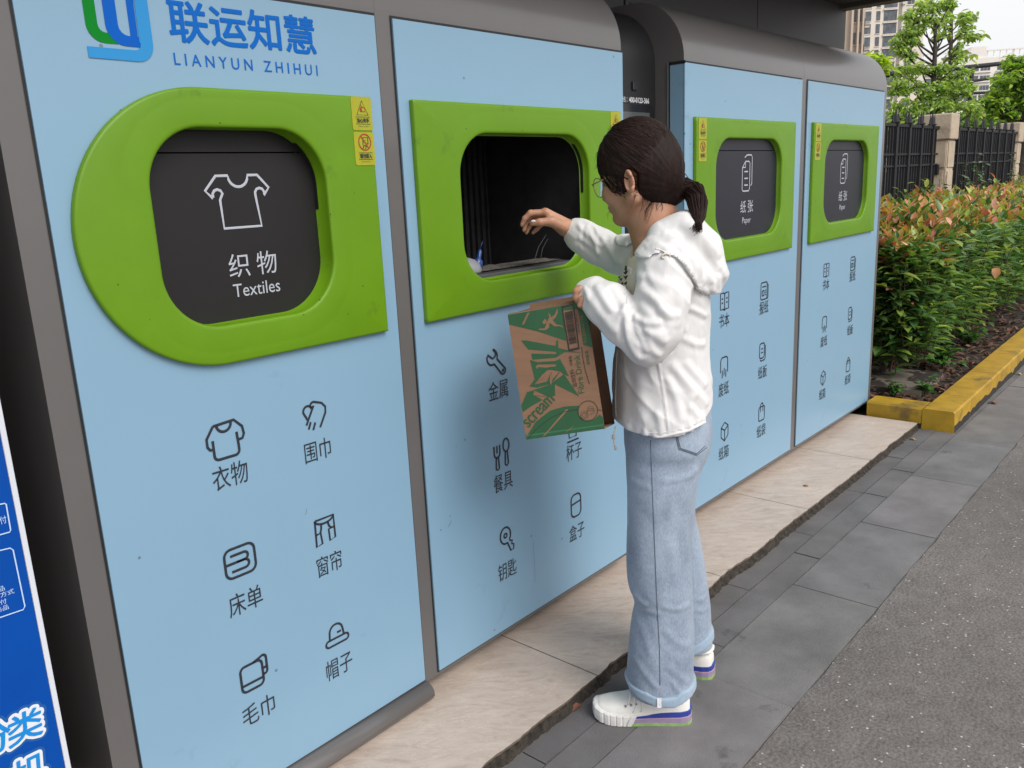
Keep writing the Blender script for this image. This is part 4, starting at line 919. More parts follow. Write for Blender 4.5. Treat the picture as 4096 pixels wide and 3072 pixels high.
tree(b4_, at(3490, 260, d4)[2], crown_px([(3500, 238, 40, 28, 300), (3535, 265, 28, 22, 170), (3560, 540, 60, 60, 500), (3480, 290, 50, 50, 300), (3600, 540, 70, 70, 600)], d4), 'small yellow-green tree showing above the end of the last bin', [(.34, .45, .05), (.40, .50, .06), (.24, .36, .05)], .08, leaf=.12)
d5 = 20.0
b5_ = at(3900, 640, d5); b5_[2] = 0.0
tree(b5_, at(3900, 500, d5)[2], crown_px([(3860, 500, 60, 50, 700), (3930, 490, 60, 50, 600), (4010, 500, 60, 40, 500), (3760, 500, 70, 50, 700)], d5), 'low bright green tree behind the second fence panel', [(.22, .38, .06), (.17, .31, .05), (.28, .44, .07)], .1, leaf=.13)
# ------------------------------------------------------------ apartment blocks far behind
CREAM = mat('cream_render', (.72, .65, .57), .85, var=.05, vscale=.35); TAN = mat('tan_stone_cladding', (.52, .43, .35), .85, var=.07, vscale=.5); WHITEB = mat('pale_grey_render', (.78, .74, .70), .85, var=.05, vscale=.3)  # cream and pale grey lightened: haze of distance put into the colour
GLASS = mat('dark_window_glass', (.10, .115, .135), .12, var=.5, vscale=.8); FRAMEM = mat('white_window_frame', (.55, .55, .55), .5); FRAMED = mat('grey_window_frame', (.13, .13, .14), .5)  # glass colour lightened for the haze as well
def facade_frame(px, py, d, turn):
    """origin at a pixel and depth, u runs along the facade, n points outward; turn swings the facade from facing the viewer"""
    o = at(px, py, d); v = o-CAM; h = math.atan2(v[1], v[0]); a = h+math.pi+turn
    n = np.array([math.cos(a), math.sin(a), 0]); u = np.array([-n[1], n[0], 0]); return o, u, n
def blk(mb, o, u, n, a, b, c, d, e, f):
    """box from a..b along u, c..d in height (absolute), e..f along n"""
    P = [o*[1, 1, 0]+u*x+n*y+np.array([0, 0, z]) for z in (c, d) for y in (e, f) for x in (a, b)]
    mb.add(P, [(0, 2, 3, 1), (4, 5, 7, 6), (0, 1, 5, 4), (2, 6, 7, 3), (0, 4, 6, 2), (1, 3, 7, 5)])
def window(root, o, u, n, a, b, c, d, nv, nh, fm, deep=.18, sill=None):
    mb = MB(); t = .07
    blk(mb, o, u, n, a, a+t, c, d, .0, .05); blk(mb, o, u, n, b-t, b, c, d, .0, .05); blk(mb, o, u, n, a+t, b-t, c, c+t, .0, .05); blk(mb, o, u, n, a+t, b-t, d-t, d, .0, .05)
    for i in range(1, nv): x = a+(b-a)*i/nv; blk(mb, o, u, n, x-.03, x+.03, c+t, d-t, .001, .045)
    for i in range(1, nh): z = c+(d-c)*i/nh; blk(mb, o, u, n, a+t, b-t, z-.03, z+.03, .002, .04)
    w = mb.build('window', fm, root); mb = MB(); blk(mb, o, u, n, a+.03, b-.03, c+.03, d-.03, -.02, .012); mb.build('pane', GLASS, w)
    if sill: mb = MB(); blk(mb, o, u, n, a-.1, b+.1, c-.16, c-.01, .0, .14); mb.build('sill', sill, w)
def px_u(o, u, px, py):          # distance along the facade seen at a pixel
    n = np.array([-u[1], u[0], 0]); return float((onp(px, py, n, o)-o)@u)
def px_z(o, u, px, py):
    n = np.array([-u[1], u[0], 0]); return float(onp(px, py, n, o)[2])
def tower_cream():
    o, u, n = facade_frame(3520, 300, 220.0, rad(14))
    X = lambda px, py=200: px_u(o, u, px, py); Zz = lambda px, py: px_z(o, u, px, py)
    root = empty('apartment_block', (o[0], o[1], 0), 'cream high-rise apartment block with rows of dark windows, behind the tall tree', 'building', 'apartment blocks')
    x0, x1 = X(3425), X(3690); ztop = 75.0
    if x1 < x0: x0, x1 = x1, x0
    mb = MB(); blk(mb, o, u, n, x0, x1, 0, ztop, -14, -.02); mb.build('wall', CREAM, root)
    fl = (Zz(3500, 12)-Zz(3500, 64))                     # storey height from the small windows
    z0 = Zz(3500, 64)
    for k in range(-11, 6):
        z = z0+k*fl
        if z < 1: continue
        for (pa, pb, h0, h1, nv, nh, fm, sl) in ((3498, 3514, -.42, .42, 2, 1, FRAMED, CREAM), (3528, 3580, -.5, .55, 3, 2, FRAMED, CREAM), (3449, 3478, -.4, .45, 2, 1, FRAMED, CREAM), (3618, 3648, -.35, .45, 2, 1, FRAMEM, CREAM)):
            a, b = sorted((X(pa), X(pb))); zz = z+((Zz(pa, 64)-Zz(3500, 64)))*0
            window(root, o, u, n, a, b, zz+h0*fl*.9, zz+h1*fl*.9*.95, nv, nh, fm, sill=sl)
    # flat vertical strip coloured as the shade of a recess, with air conditioners
    a, b = sorted((X(3586), X(3600)))
    mb = MB(); blk(mb, o, u, n, a, b, 0, ztop, .0, .02); mb.build('recess_shade', mat('shaded_strip', (.30, .27, .24), .9), root)
    for k in range(-6, 5):
        z = z0+k*fl; a, b = sorted((X(3598), X(3610))); mb = MB(); blk(mb, o, u, n, a, b, z-.9, z-.3, .025, .5); mb.build('air_conditioner', FRAMEM, root)
    for k in range(-11, 6):
        z = z0+k*fl-.62*fl; mb = MB(); blk(mb, o, u, n, *sorted((X(3526), X(3583))), z, z+.25, .0, .3); mb.build('balcony_ledge', CREAM, root)
tower_cream()
def tower_tan():
    o, u, n = facade_frame(3415, 200, 120.0, rad(16))
    X = lambda px, py=200: px_u(o, u, px, py)
    root = empty('apartment_block', (o[0], o[1], 0), 'tan stone-clad apartment block with narrow vertical piers, beside the shelter wall', 'building', 'apartment blocks')
    a, b = sorted((X(3200), X(3447))); mb = MB(); blk(mb, o, u, n, a, b, 0, 60, -10, -.02); mb.build('wall', TAN, root)
    for pa, pb in ((3396, 3404), (3421, 3428), (3440, 3447)):
        x, y = sorted((X(pa), X(pb))); mb = MB(); blk(mb, o, u, n, x, y, 0, 60, .0, .6); mb.build('pier', TAN, root)
    fl = 3.0
    for k in range(1, 18):
        for pa, pb in ((3409, 3419), (3431, 3438)):
            x, y = sorted((X(pa), X(pb))); window(root, o, u, n, x, y, k*fl+.6, k*fl+2.2, 1, 2, FRAMED, sill=TAN)
    for k in range(3, 17):
        x, y = sorted((X(3449), X(3468))); z = k*fl*1.15
        mb = MB(); blk(mb, o, u, n, x, y, z, z+.25, -1.5, .6); mb.build('balcony_slab', TAN, root)
        mb = MB(); blk(mb, o, u, n, x+.02, x+.10, z+.25, z+1.25, -1.4, .55); blk(mb, o, u, n, x, y, z+1.25, z+1.32, .5, .56)
        for q in np.linspace(x+.1, y, 6): blk(mb, o, u, n, q-.02, q+.02, z+.25, z+1.25, .51, .55)
        mb.build('balcony_railing', FRAMED, root)
        mb = MB(); blk(mb, o, u, n, x, x+.05, z+1.3, z+2.6, -1.4, .5); mb.build('balcony_glazing', FRAMEM, root)
tower_tan()
def block_white():
    o, u, n = facade_frame(3960, 300, 270.0, rad(20))
    X = lambda px, py=320: px_u(o, u, px, py); Zz = lambda px, py: px_z(o, u, px, py)
    root = empty('apartment_block', (o[0], o[1], 0), 'pale distant apartment block with roof frames, right of the tall tree', 'building', 'apartment blocks')
    zr = Zz(3920, 232)
    a, b = sorted((X(3640), X(4300))); mb = MB(); blk(mb, o, u, n, a, b, 0, zr, -12, -.02); mb.build('wall', WHITEB, root)
    a, b = sorted((X(3878), X(3940))); mb = MB(); blk(mb, o, u, n, a, b, zr+.01, Zz(3910, 186), -8, -.5); mb.build('stair_tower', WHITEB, root)
    for pa, pb in ((3800, 3875), (3945, 4045), (4050, 4140), (3660, 3780)):
        a, b = sorted((X(pa), X(pb))); h = 2.0; mb = MB()
        for q in np.linspace(a, b, 5): blk(mb, o, u, n, q-.14, q+.14, zr+.02, zr+h, -.8, -.5)
        blk(mb, o, u, n, a-.2, b+.2, zr+h, zr+h+.35, -1.0, -.3); mb.build('roof_frame', WHITEB, root)
    fl = 3.0
    for k in range(0, 14):
        z = zr-1.6-(k+1)*fl
        if z < 0: break
        for pa, pb, nv in ((3812, 3855, 4), (3860, 3912, 4), (3918, 3958, 3), (3985, 4020, 3), (4040, 4080, 3), (3700, 3760, 4)):
            a, b = sorted((X(pa), X(pb))); window(root, o, u, n, a, b, z+.6, z+2.2, nv, 1, FRAMED if pa % 3 else FRAMEM)
            mb = MB(); blk(mb, o, u, n, a-.2, b+.2, z+.1, z+.5, .0, .5); mb.build('balcony_ledge', WHITEB, root)
block_white()
def pipe_frame():
    o = at(3885, 300, 19.0); d = np.array([.97, .24, 0]); root = empty('steel_frame', (o[0], o[1], 0), 'tall black steel pipe frame rising behind the trees', 'frame')
    IR = IRON
    def pt(px, py, dd): return at(px, py, dd)
    mb = MB(); mb.smooth = True; mb.tube([pt(3550, 300, 17.0), pt(3620, 287, 17.5), pt(3830, 273, 18.8), pt(4010, 254, 20), pt(4140, 242, 21)], .05, 8); mb.build('top_rail', IR, root)
    for y0, y1 in ((332, 318), (379, 372), (432, 425)):
        mb = MB(); mb.smooth = True; mb.tube([pt(3780, y0+2, 18.4), pt(3885, y0-6, 19.2), pt(3945, y1-2, 19.7), pt(4140, y1-18, 21)], .032, 8); mb.build('cross_rail', IR, root)
    for px in (3889, 4110):
        p = pt(px, 270, 19.2 if px < 4000 else 20.8); q = p.copy(); q[2] = 0; mb = MB(); mb.smooth = True; mb.tube([q, p], .05, 8); mb.build('upright', IR, root)
pipe_frame()
# ------------------------------------------------------------ person: local frame a = across the view, b = away from the viewer, c = up
PO = np.array([1.85, -.52, 0.0]); PB = np.array([.7475, .6642, 0.0]); PB /= np.linalg.norm(PB); PA = np.array([PB[1], -PB[0], 0.0]); PC = np.array([0, 0, 1.0])
PM = np.stack([PA, PB, PC], 1)
def L(px, py, b=0.0):
    w = onp(px, py, PB, PO+PB*b); return (w-PO)@PM
def toW(V): return PO+np.asarray(V)@PM.T

class Fld:
    def __init__(s, lo, hi, h):
        s.lo = np.array(lo, float); s.h = h; s.n = np.ceil((np.array(hi)-s.lo)/h).astype(int)+1
        s.F = np.full(s.n, 0.08, np.float32)
        s.ax = [(s.lo[i]+h*np.arange(s.n[i])).astype(np.float32) for i in range(3)]
    def rng(s, lo, hi, m):
        sl, xs = [], []
        for i in range(3):
            a = max(0, int(math.floor((lo[i]-m-s.lo[i])/s.h))); b = min(s.n[i], int(math.ceil((hi[i]+m-s.lo[i])/s.h))+1)
            sl.append(slice(a, max(a, b))); xs.append(s.ax[i][a:max(a, b)])
        return tuple(sl), xs[0][:, None, None], xs[1][None, :, None], xs[2][None, None, :]
    def put(s, d, sl, k, op):
        f = s.F[sl]
        if f.size == 0: return
        if op == 'sub': f2 = -f
        else: f2 = f
        if k > 0: hh = np.clip(.5+.5*(d-f2)/k, 0, 1); r = d*(1-hh)+f2*hh-k*hh*(1-hh)
        else: r = np.minimum(d, f2)
        s.F[sl] = -r if op == 'sub' else r
    def cap(s, p, q, r1, r2=None, k=.01, op='add', sq=(1, 1, 1)):
        r2 = r1 if r2 is None else r2; p, q = np.array(p, float), np.array(q, float); R = max(r1, r2)
        sl, X, Y, Z = s.rng(np.minimum(p, q)-R, np.maximum(p, q)+R, k+.03)
        v = q-p; t = np.clip(((X-p[0])*v[0]+(Y-p[1])*v[1]+(Z-p[2])*v[2])/(v@v+1e-9), 0, 1)
        d = np.sqrt(((X-p[0]-t*v[0])/sq[0])**2+((Y-p[1]-t*v[1])/sq[1])**2+((Z-p[2]-t*v[2])/sq[2])**2)-(r1+(r2-r1)*t)
        s.put(d, sl, k, op)
    def chain(s, P, R, k=.01, op='add', kk=None):
        for i in range(len(P)-1): s.cap(P[i], P[i+1], R[i], R[i+1], k, op)
    def ell(s, c, r, M=np.eye(3), k=.01, op='add'):
        c, r = np.array(c, float), np.array(r, float); R = r.max()
        sl, X, Y, Z = s.rng(c-R, c+R, k+.03); X, Y, Z = X-c[0], Y-c[1], Z-c[2]
        u = [(X*M[0, i]+Y*M[1, i]+Z*M[2, i]) for i in range(3)]
        k0 = np.sqrt(sum((u[i]/r[i])**2 for i in range(3)))+1e-6; k1 = np.sqrt(sum((u[i]/r[i]**2)**2 for i in range(3)))+1e-6
        s.put(k0*(k0-1)/k1, sl, k, op)
    def tab(s, rows, k=.01, op='add', e=2.3, grow=0.0, capk=0.0):
        """rows (py, left px, right px, b centre, b half width), read off along the height"""
        T = []
        for (py, l, r, b, hb) in rows:
            P, Q = L(l, py, b), L(r, py, b); T.append(((P[2]+Q[2])/2, (P[0]+Q[0])/2, (Q[0]-P[0])/2+grow, b, hb+grow))
        T = np.array(sorted(T)); cs = T[:, 0]
        lo = [(T[:, 1]-T[:, 2]).min(), (T[:, 3]-T[:, 4]).min(), cs[0]]; hi = [(T[:, 1]+T[:, 2]).max(), (T[:, 3]+T[:, 4]).max(), cs[-1]]
        sl, X, Y, Z = s.rng(lo, hi, k+.03); z = Z.ravel()
        def smooth(v):
            zz = np.clip(z, cs[0], cs[-1]); i = np.clip(np.searchsorted(cs, zz)-1, 0, len(cs)-2); t = (zz-cs[i])/(cs[i+1]-cs[i])
            m = np.gradient(v, cs); h = cs[i+1]-cs[i]
            return ((2*t**3-3*t**2+1)*v[i]+(t**3-2*t**2+t)*h*m[i]+(-2*t**3+3*t**2)*v[i+1]+(t**3-t**2)*h*m[i+1])[None, None, :]
        ca, A, cb, B = (smooth(T[:, j]) for j in (1, 2, 3, 4))
        q = (np.abs((X-ca)/A)**e+np.abs((Y-cb)/B)**e)**(1/e); d = (q-1)*np.minimum(A, B)
        d = np.maximum(d, np.maximum(Z-cs[-1], cs[0]-Z)); s.put(d.astype(np.float32), sl, k, op)
    def hit(s, px, py, b0=-.42, b1=.5, step=.003):
        bs = np.arange(b0, b1, step)
        w0 = L(px, py, b0); w1 = L(px, py, b1)
        P = w0+(w1-w0)*((bs-b0)/(b1-b0))[:, None]
        I = np.round((P-s.lo)/s.h).astype(int); ok = ((I >= 0) & (I < s.n)).all(1)
        f = np.full(len(bs), 1.0); J = I[ok]; f[ok] = s.F[J[:, 0], J[:, 1], J[:, 2]]
        i = np.argmax(f < 0)
        return P[i] if f[i] < 0 else None
    def mesh(s, smooth=2):
        F = s.F; h = s.h; S_ = F < 0; nx, ny, nz = F.shape; cid = []; pos = []; quads = []
        for ax in range(3):
            a = [slice(None)]*3; b = [slice(None)]*3; a[ax] = slice(0, -1); b[ax] = slice(1, None)
            f0, f1 = F[tuple(a)], F[tuple(b)]; m = (f0 < 0) != (f1 < 0); I = np.argwhere(m)
            o1, o2 = [q for q in range(3) if q != ax]
            I = I[(I[:, o1] > 0) & (I[:, o2] > 0) & (I[:, o1] < F.shape[o1]-1) & (I[:, o2] < F.shape[o2]-1)]
            v0 = f0[tuple(I.T)]; v1 = f1[tuple(I.T)]; t = v0/(v0-v1); P = I.astype(float); P[:, ax] += t
            ids = []
            for (d1, d2) in ((-1, -1), (0, -1), (0, 0), (-1, 0)):
                J = I.copy(); J[:, o1] += d1; J[:, o2] += d2; c = (J[:, 0]*ny+J[:, 1])*nz+J[:, 2]; ids.append(c); cid.append(c); pos.append(P)
            Q = np.stack(ids, 1); flip = (v0 < 0) if ax != 1 else (v0 >= 0)
            Q[~flip] = Q[~flip][:, ::-1]; quads.append(Q)
        cid = np.concatenate(cid); pos = np.concatenate(pos); Q = np.concatenate(quads)
        u, inv = np.unique(cid, return_inverse=True); cnt = np.bincount(inv)
        V = np.stack([np.bincount(inv, pos[:, i])/cnt for i in range(3)], 1)*h+s.lo; Q = np.searchsorted(u, Q)
        E = np.concatenate([Q[:, [i, (i+1) % 4]] for i in range(4)]); n = len(V)
        deg = np.bincount(E.ravel(), minlength=n).astype(float)
        for it in range(smooth):
            A = np.stack([np.bincount(np.r_[E[:, 0], E[:, 1]], np.r_[V[E[:, 1], i], V[E[:, 0], i]], n) for i in range(3)], 1)/deg[:, None]
            V = V+(A-V)*(.5 if it % 2 == 0 else -.3 if smooth > 2 and it < smooth-1 else .4)
        return V, Q
from mathutils.bvhtree import BVHTree
class Surf:
    def __init__(s, V, Q): s.b = BVHTree.FromPolygons([tuple(v) for v in V], [tuple(map(int, q)) for q in Q])
    def hit(s, px, py, b0=-.42, b1=.5):
        a, e = L(px, py, b0), L(px, py, b1); d = e-a; n = np.linalg.norm(d); r = s.b.ray_cast(Vector(a), Vector(d/n), n)[0]
        return None if r is None else np.array(r)
def vnormals(V, Q):
    n = np.cross(V[Q[:, 2]]-V[Q[:, 0]], V[Q[:, 3]]-V[Q[:, 1]]); N = np.zeros_like(V)
    for i in range(4):
        for j in range(3): N[:, j] += np.bincount(Q[:, i], n[:, j], len(V))
    return nrm(N)
def fold(V, N, lines, near=True, gain=.62):
    """raise or sink the cloth along creases: (points in the picture plane at depth b, height, width)"""
    D = np.zeros(len(V)); P2 = V[:, [0, 2]]
    for (pts, b, hgt, wid) in lines:
        hgt *= gain
        q = np.array([L(x, y, b)[[0, 2]] for x, y in pts])
        # smooth the crease
        for _ in range(2):
            q = np.concatenate([[q[0]], np.stack([q[:-1]*.75+q[1:]*.25, q[:-1]*.25+q[1:]*.75], 1).reshape(-1, 2), [q[-1]]])
        best = np.full(len(V), 9.0); tt = np.zeros(len(V)); n = len(q)-1
        bb = (P2 > q.min(0)-3*wid).all(1) & (P2 < q.max(0)+3*wid).all(1); idx = np.where(bb)[0]
        if len(idx) == 0: continue
        X = P2[idx]; bd = np.full(len(idx), 9.0); bt = np.zeros(len(idx))
        for i in range(n):
            v = q[i+1]-q[i]; t = np.clip(((X-q[i])@v)/(v@v+1e-12), 0, 1); d = np.linalg.norm(X-q[i]-t[:, None]*v, axis=1); m = d < bd; bd[m] = d[m]; bt[m] = (i+t[m])/n
        taper = np.clip(np.minimum(bt, 1-bt)*5, 0, 1)**.7
        g = np.exp(-(bd/wid)**2)*1.25-.42*np.exp(-((bd-1.7*wid)/wid)**2)
        w = np.clip(-N[idx, 1]*2.2+.35, 0, 1) if near else np.clip(N[idx, 1]*2+.2, 0, 1)
        D[idx] += hgt*g*taper*w
    return V+N*D[:, None]
def cloth_noise(V, N, amp, sx, sz, seed=0):
    D = np.array([mnoise.noise(Vector((v[0]*sx+seed, v[1]*sx, v[2]*sz)))+.5*mnoise.noise(Vector((v[0]*sx*2.3, v[1]*sx*2.3+seed, v[2]*sz*2.6))) for v in V])
    return V+N*(amp*D)[:, None]

def creases(V, N, amp, dirv, along, across, seed=0, sharp=1.6):
    dv = np.array(dirv, float); dv /= np.linalg.norm(dv); q = np.array([-dv[2], dv[1], dv[0]]); D = np.zeros(len(V))
    for i, v in enumerate(V):
        s_, t_, b_ = v@dv, v@q, v[1]
        w = .35*mnoise.noise(Vector((v[0]*7, v[1]*7, v[2]*7+seed)))
        n = mnoise.noise(Vector((s_*along+seed, t_*across+w*2.2, b_*across*.55))); m = mnoise.noise(Vector((s_*along*2.1, t_*across*2.3+w*3, b_*across+seed)))
        D[i] = (1-min(1, abs(n)*2.2))**sharp+.45*(1-min(1, abs(m)*2.2))**sharp-.45
    return V+N*(amp*D)[:, None]
# materials
def skin_mat():
    m, t, b = node_mat('skin'); b.inputs['Base Color'].default_value = (.47, .245, .155, 1); b.inputs['Roughness'].default_value = .48
    b.inputs['Subsurface Weight'].default_value = .25; b.inputs['Subsurface Radius'].default_value = (.010, .004, .002); b.inputs['Subsurface Scale'].default_value = .6
    tc = t.nodes.new('ShaderNodeTexCoord'); n = t.nodes.new('ShaderNodeTexNoise'); n.inputs['Scale'].default_value = 24; n.inputs['Detail'].default_value = 5; t.links.new(tc.outputs['Object'], n.inputs['Vector'])
    r = t.nodes.new('ShaderNodeValToRGB'); r.color_ramp.elements[0].color = (.42, .205, .125, 1); r.color_ramp.elements[1].color = (.52, .285, .185, 1); r.color_ramp.elements[0].position = .3; r.color_ramp.elements[1].position = .7
    t.links.new(n.outputs['Fac'], r.inputs['Fac']); t.links.new(r.outputs[0], b.inputs['Base Color']); return m
SKIN = skin_mat()
def jacket_mat():
    m, t, b = node_mat('white_nylon'); b.inputs['Base Color'].default_value = (.80, .79, .79, 1); b.inputs['Roughness'].default_value = .62; b.inputs['Specular IOR Level'].default_value = .3; b.inputs['Sheen Weight'].default_value = .15
    tc = t.nodes.new('ShaderNodeTexCoord'); mp = t.nodes.new('ShaderNodeMapping'); mp.inputs['Scale'].default_value = (1, 1, .55); mp.inputs['Rotation'].default_value = (.4, .5, .2); t.links.new(tc.outputs['Object'], mp.inputs['Vector'])
    n = t.nodes.new('ShaderNodeTexNoise'); n.inputs['Scale'].default_value = 16; n.inputs['Detail'].default_value = 4; n.inputs['Distortion'].default_value = 1.2; t.links.new(mp.outputs[0], n.inputs['Vector'])
    bp = t.nodes.new('ShaderNodeBump'); bp.inputs['Strength'].default_value = .28; bp.inputs['Distance'].default_value = .010; t.links.new(n.outputs['Fac'], bp.inputs['Height']); t.links.new(bp.outputs[0], b.inputs['Normal'])
    tr = t.nodes.new('ShaderNodeBsdfTranslucent'); tr.inputs['Color'].default_value = (.8, .78, .75, 1); mx = t.nodes.new('ShaderNodeMixShader'); mx.inputs[0].default_value = .14
    out = t.nodes['Material Output']; t.links.new(b.outputs[0], mx.inputs[1]); t.links.new(tr.outputs[0], mx.inputs[2]); t.links.new(mx.outputs[0], out.inputs['Surface']); return m
JACK = jacket_mat()
def denim_mat(name, lo, hi):
    m, t, b = node_mat(name); b.inputs['Roughness'].default_value = .85; b.inputs['Sheen Weight'].default_value = .2
    tc = t.nodes.new('ShaderNodeTexCoord')
    def N(sc, st, det=5):
        mp = t.nodes.new('ShaderNodeMapping'); mp.inputs['Scale'].default_value = st; t.links.new(tc.outputs['Object'], mp.inputs['Vector']); n = t.nodes.new('ShaderNodeTexNoise'); n.inputs['Scale'].default_value = sc; n.inputs['Detail'].default_value = det; n.inputs['Roughness'].default_value = .65; t.links.new(mp.outputs[0], n.inputs['Vector']); return n
    n1, n2 = N(9, (1, 1, .7), 7), N(260, (1, 1, .45), 3)
    a = t.nodes.new('ShaderNodeMix'); a.data_type = 'FLOAT'; a.inputs[0].default_value = .45; t.links.new(n1.outputs['Fac'], a.inputs[2]); t.links.new(n2.outputs['Fac'], a.inputs[3])
    r = t.nodes.new('ShaderNodeValToRGB'); r.color_ramp.elements[0].color = (*lo, 1); r.color_ramp.elements[1].color = (*hi, 1); r.color_ramp.elements[0].position = .36; r.color_ramp.elements[1].position = .64
    n3 = N(3.2, (1, 1, .8), 4); a2 = t.nodes.new('ShaderNodeMix'); a2.data_type = 'FLOAT'; a2.inputs[0].default_value = .40; t.links.new(a.outputs[0], a2.inputs[2]); t.links.new(n3.outputs['Fac'], a2.inputs[3])
    t.links.new(a2.outputs[0], r.inputs['Fac']); t.links.new(r.outputs[0], b.inputs['Base Color'])
    bp = t.nodes.new('ShaderNodeBump'); bp.inputs['Strength'].default_value = .35; bp.inputs['Distance'].default_value = .004; t.links.new(a.outputs[0], bp.inputs['Height']); t.links.new(bp.outputs[0], b.inputs['Normal']); return m
DENIM = denim_mat('washed_denim', (.135, .178, .255), (.375, .445, .54)); DCUFF = denim_mat('denim_inside', (.22, .30, .40), (.34, .43, .52))
STITCH = mat('dark_stitch', (.095, .12, .165), .8); HAIR = mat('dark_brown_hair', (.017, .0092, .0075), .62, var=.35, vscale=70, spec=.16, bump=.5, bscale=120, vstretch=(1, 1, .3), bdist=.004); HAIR2 = mat('lighter_hair_strand', (.032, .018, .014), .6, spec=.15)
def part(name, V, Q, m, parent): return link_mesh(name, toW(V), Q, m, parent, smooth=True)

def person():
    # ---- body: one continuous skin surface, head, neck, torso, arms with hands, legs, feet
    B = Fld((-.56, -.32, 0.0), (.22, .56, 1.60), .0032)
    yaw, pit = rad(40), rad(12)
    f0 = np.array([-math.cos(yaw), math.sin(yaw), 0]); sl_ = np.array([-math.sin(yaw), -math.cos(yaw), 0]); up0 = np.array([0, 0, 1.0])
    ff = f0*math.cos(pit)-up0*math.sin(pit); uu = up0*math.cos(pit)+f0*math.sin(pit)
    HM = np.stack([ff, sl_, uu], 1); H0 = L(2565, 722, 0.0)
    h = lambda F_, S_, U_: H0+HM@np.array([F_, S_, U_])
    B.ell(h(.006, 0, .042), (.094, .070, .086), HM, .0)
    B.ell(h(.045, 0, -.012), (.053, .055, .078), HM, .02)
    for s_ in (-1, 1):
        B.cap(h(-.002, .050*s_, -.038), h(.066, .012*s_, -.080), .022, .017, .018); B.ell(h(.062, .033*s_, -.014), (.029, .027, .030), HM, .014)
        B.ell(h(.086, .030*s_, .012), (.014, .018, .010), HM, .006, 'sub'); B.cap(h(.090, .018*s_, .026), h(.078, .048*s_, .026), .007, .005, .012)     # eye hollow, brow
    B.ell(h(.080, 0, -.076), (.017, .019, .015), HM, .014)
    B.chain([h(.094, 0, .018), h(.103, 0, 0), h(.111, 0, -.018)], [.006, .0075, .0085], .010); B.cap(h(.100, .012, -.021), h(.100, -.012, -.021), .006, .006, .008)
    B.cap(h(.092, .016, -.045), h(.092, -.016, -.045), .0058, .0058, .010); B.cap(h(.089, .013, -.053), h(.089, -.013, -.053), .0062, .0062, .010); B.cap(h(.100, .015, -.0495), h(.100, -.015, -.0495), .0026, .0026, .005, 'sub')
    # neck, shoulders, trunk
    B.chain([L(2622, 800, 0), L(2618, 880, 0), L(2635, 985, 0)], [.050, .050, .062], .025)
    B.cap(L(2600, 845, 0), L(2585, 930, .01), .030, .034, .03)
    B.tab([(985, 2570, 2735, 0, .09), (1060, 2530, 2790, 0, .150), (1200, 2515, 2790, 0, .140), (1400, 2520, 2780, 0, .120), (1600, 2525, 2798, 0, .122), (1760, 2538, 2800, 0, .118), (1850, 2565, 2760, 0, .085)], .03)
    # legs and feet
    kn, kf = L(2640, 2330, -.085), L(2720, 2290, .10); an, af = L(2690, 2740, -.095), PM.T@(np.array([1.997, -.492, .125])-PO)
    B.chain([L(2648, 1840, -.070), kn, an], [.066, .050, .036], .03); B.chain([L(2665, 1820, .070), L(2672, 2050, .085), kf, af], [.062, .050, .044, .030], .03)
    B.cap(an-[0, 0, .03], L(2450, 2860, -.05), .034, .026, .02); B.cap(af-[0, 0, .05], PM.T@(np.array([1.968, -.37, .045])-PO), .030, .024, .02)
    # right arm reaching into the hatch
    sh, el, wr = L(2610, 1045, .155), L(2462, 1012, .30), L(2288, 922, .375)
    B.chain([L(2640, 1040, .10), sh, el, wr], [.055, .050, .036, .0245], .02)
    # left arm bent to hold the carton
    sh2, el2, wr2 = L(2655, 1070, -.155), L(2590, 1375, -.20), L(2362, 1185, -.100)
    B.chain([L(2640, 1050, -.10), sh2, el2, wr2], [.055, .050, .037, .025], .02)
    # right hand: palm from the wrist to the knuckles, then five bent fingers
    kI, kM, kR, kP = L(2183, 850, .352), L(2180, 849, .374), L(2188, 861, .394), L(2203, 880, .410)
    for k_, r_ in ((kI, .0135), (kM, .0135), (kR, .0125), (kP, .0115)): B.cap(wr, k_, .022, r_, .010)
    B.cap(L(2255, 912, .37), L(2205, 880, .385), .021, .015, .012)
    for P_, R_ in (([kI, L(2122, 852, .350), L(2099, 874, .352), L(2087, 900, .355)], [.0105, .0092, .0080, .0062]), ([kM, L(2124, 858, .376), L(2104, 888, .376), L(2096, 921, .374)], [.0105, .0092, .0080, .0062]),
                   ([kR, L(2141, 872, .398), L(2119, 902, .396), L(2106, 931, .392)], [.0100, .0086, .0076, .0060]), ([kP, L(2166, 896, .414), L(2147, 917, .412), L(2132, 931, .408)], [.0090, .0078, .0068, .0056])):
        B.chain(P_, R_, .0035)
    B.chain([L(2252, 908, .352), L(2205, 886, .335), L(2160, 889, .328), L(2126, 894, .330)], [.017, .0145, .0105, .0075], .006)
    # left hand gripping the carton's top edge
    for i, (b_) in enumerate((-.125, -.105, -.084, -.065)):
        k_ = L(2322+i*1.5, 1158-i*2, b_); B.cap(wr2, k_, .020, .0115, .009); B.chain([k_, L(2306+i, 1163, b_-.002), L(2303+i*2, 1190, b_-.001), L(2312+i*2, 1210, b_)], [.0098, .0088, .0078, .0062], .003)
    B.chain([L(2350, 1190, -.122), L(2332, 1200, -.140), L(2320, 1222, -.143)], [.014, .0105, .0075], .005)
    V, Q = B.mesh(2)
    # turn hidden torso skin in a little under the clothes stays inside them by construction
    root = link_mesh('person', toW(V), Q, SKIN, None, smooth=True, loc=PO)
    tag(root, 'woman in white hooded jacket and rolled pale jeans reaching into the open hatch', 'person')
    # ear
    E_ = Fld(L(2524, 727, -.074)-.06, L(2524, 727, -.074)+.06, .0016)
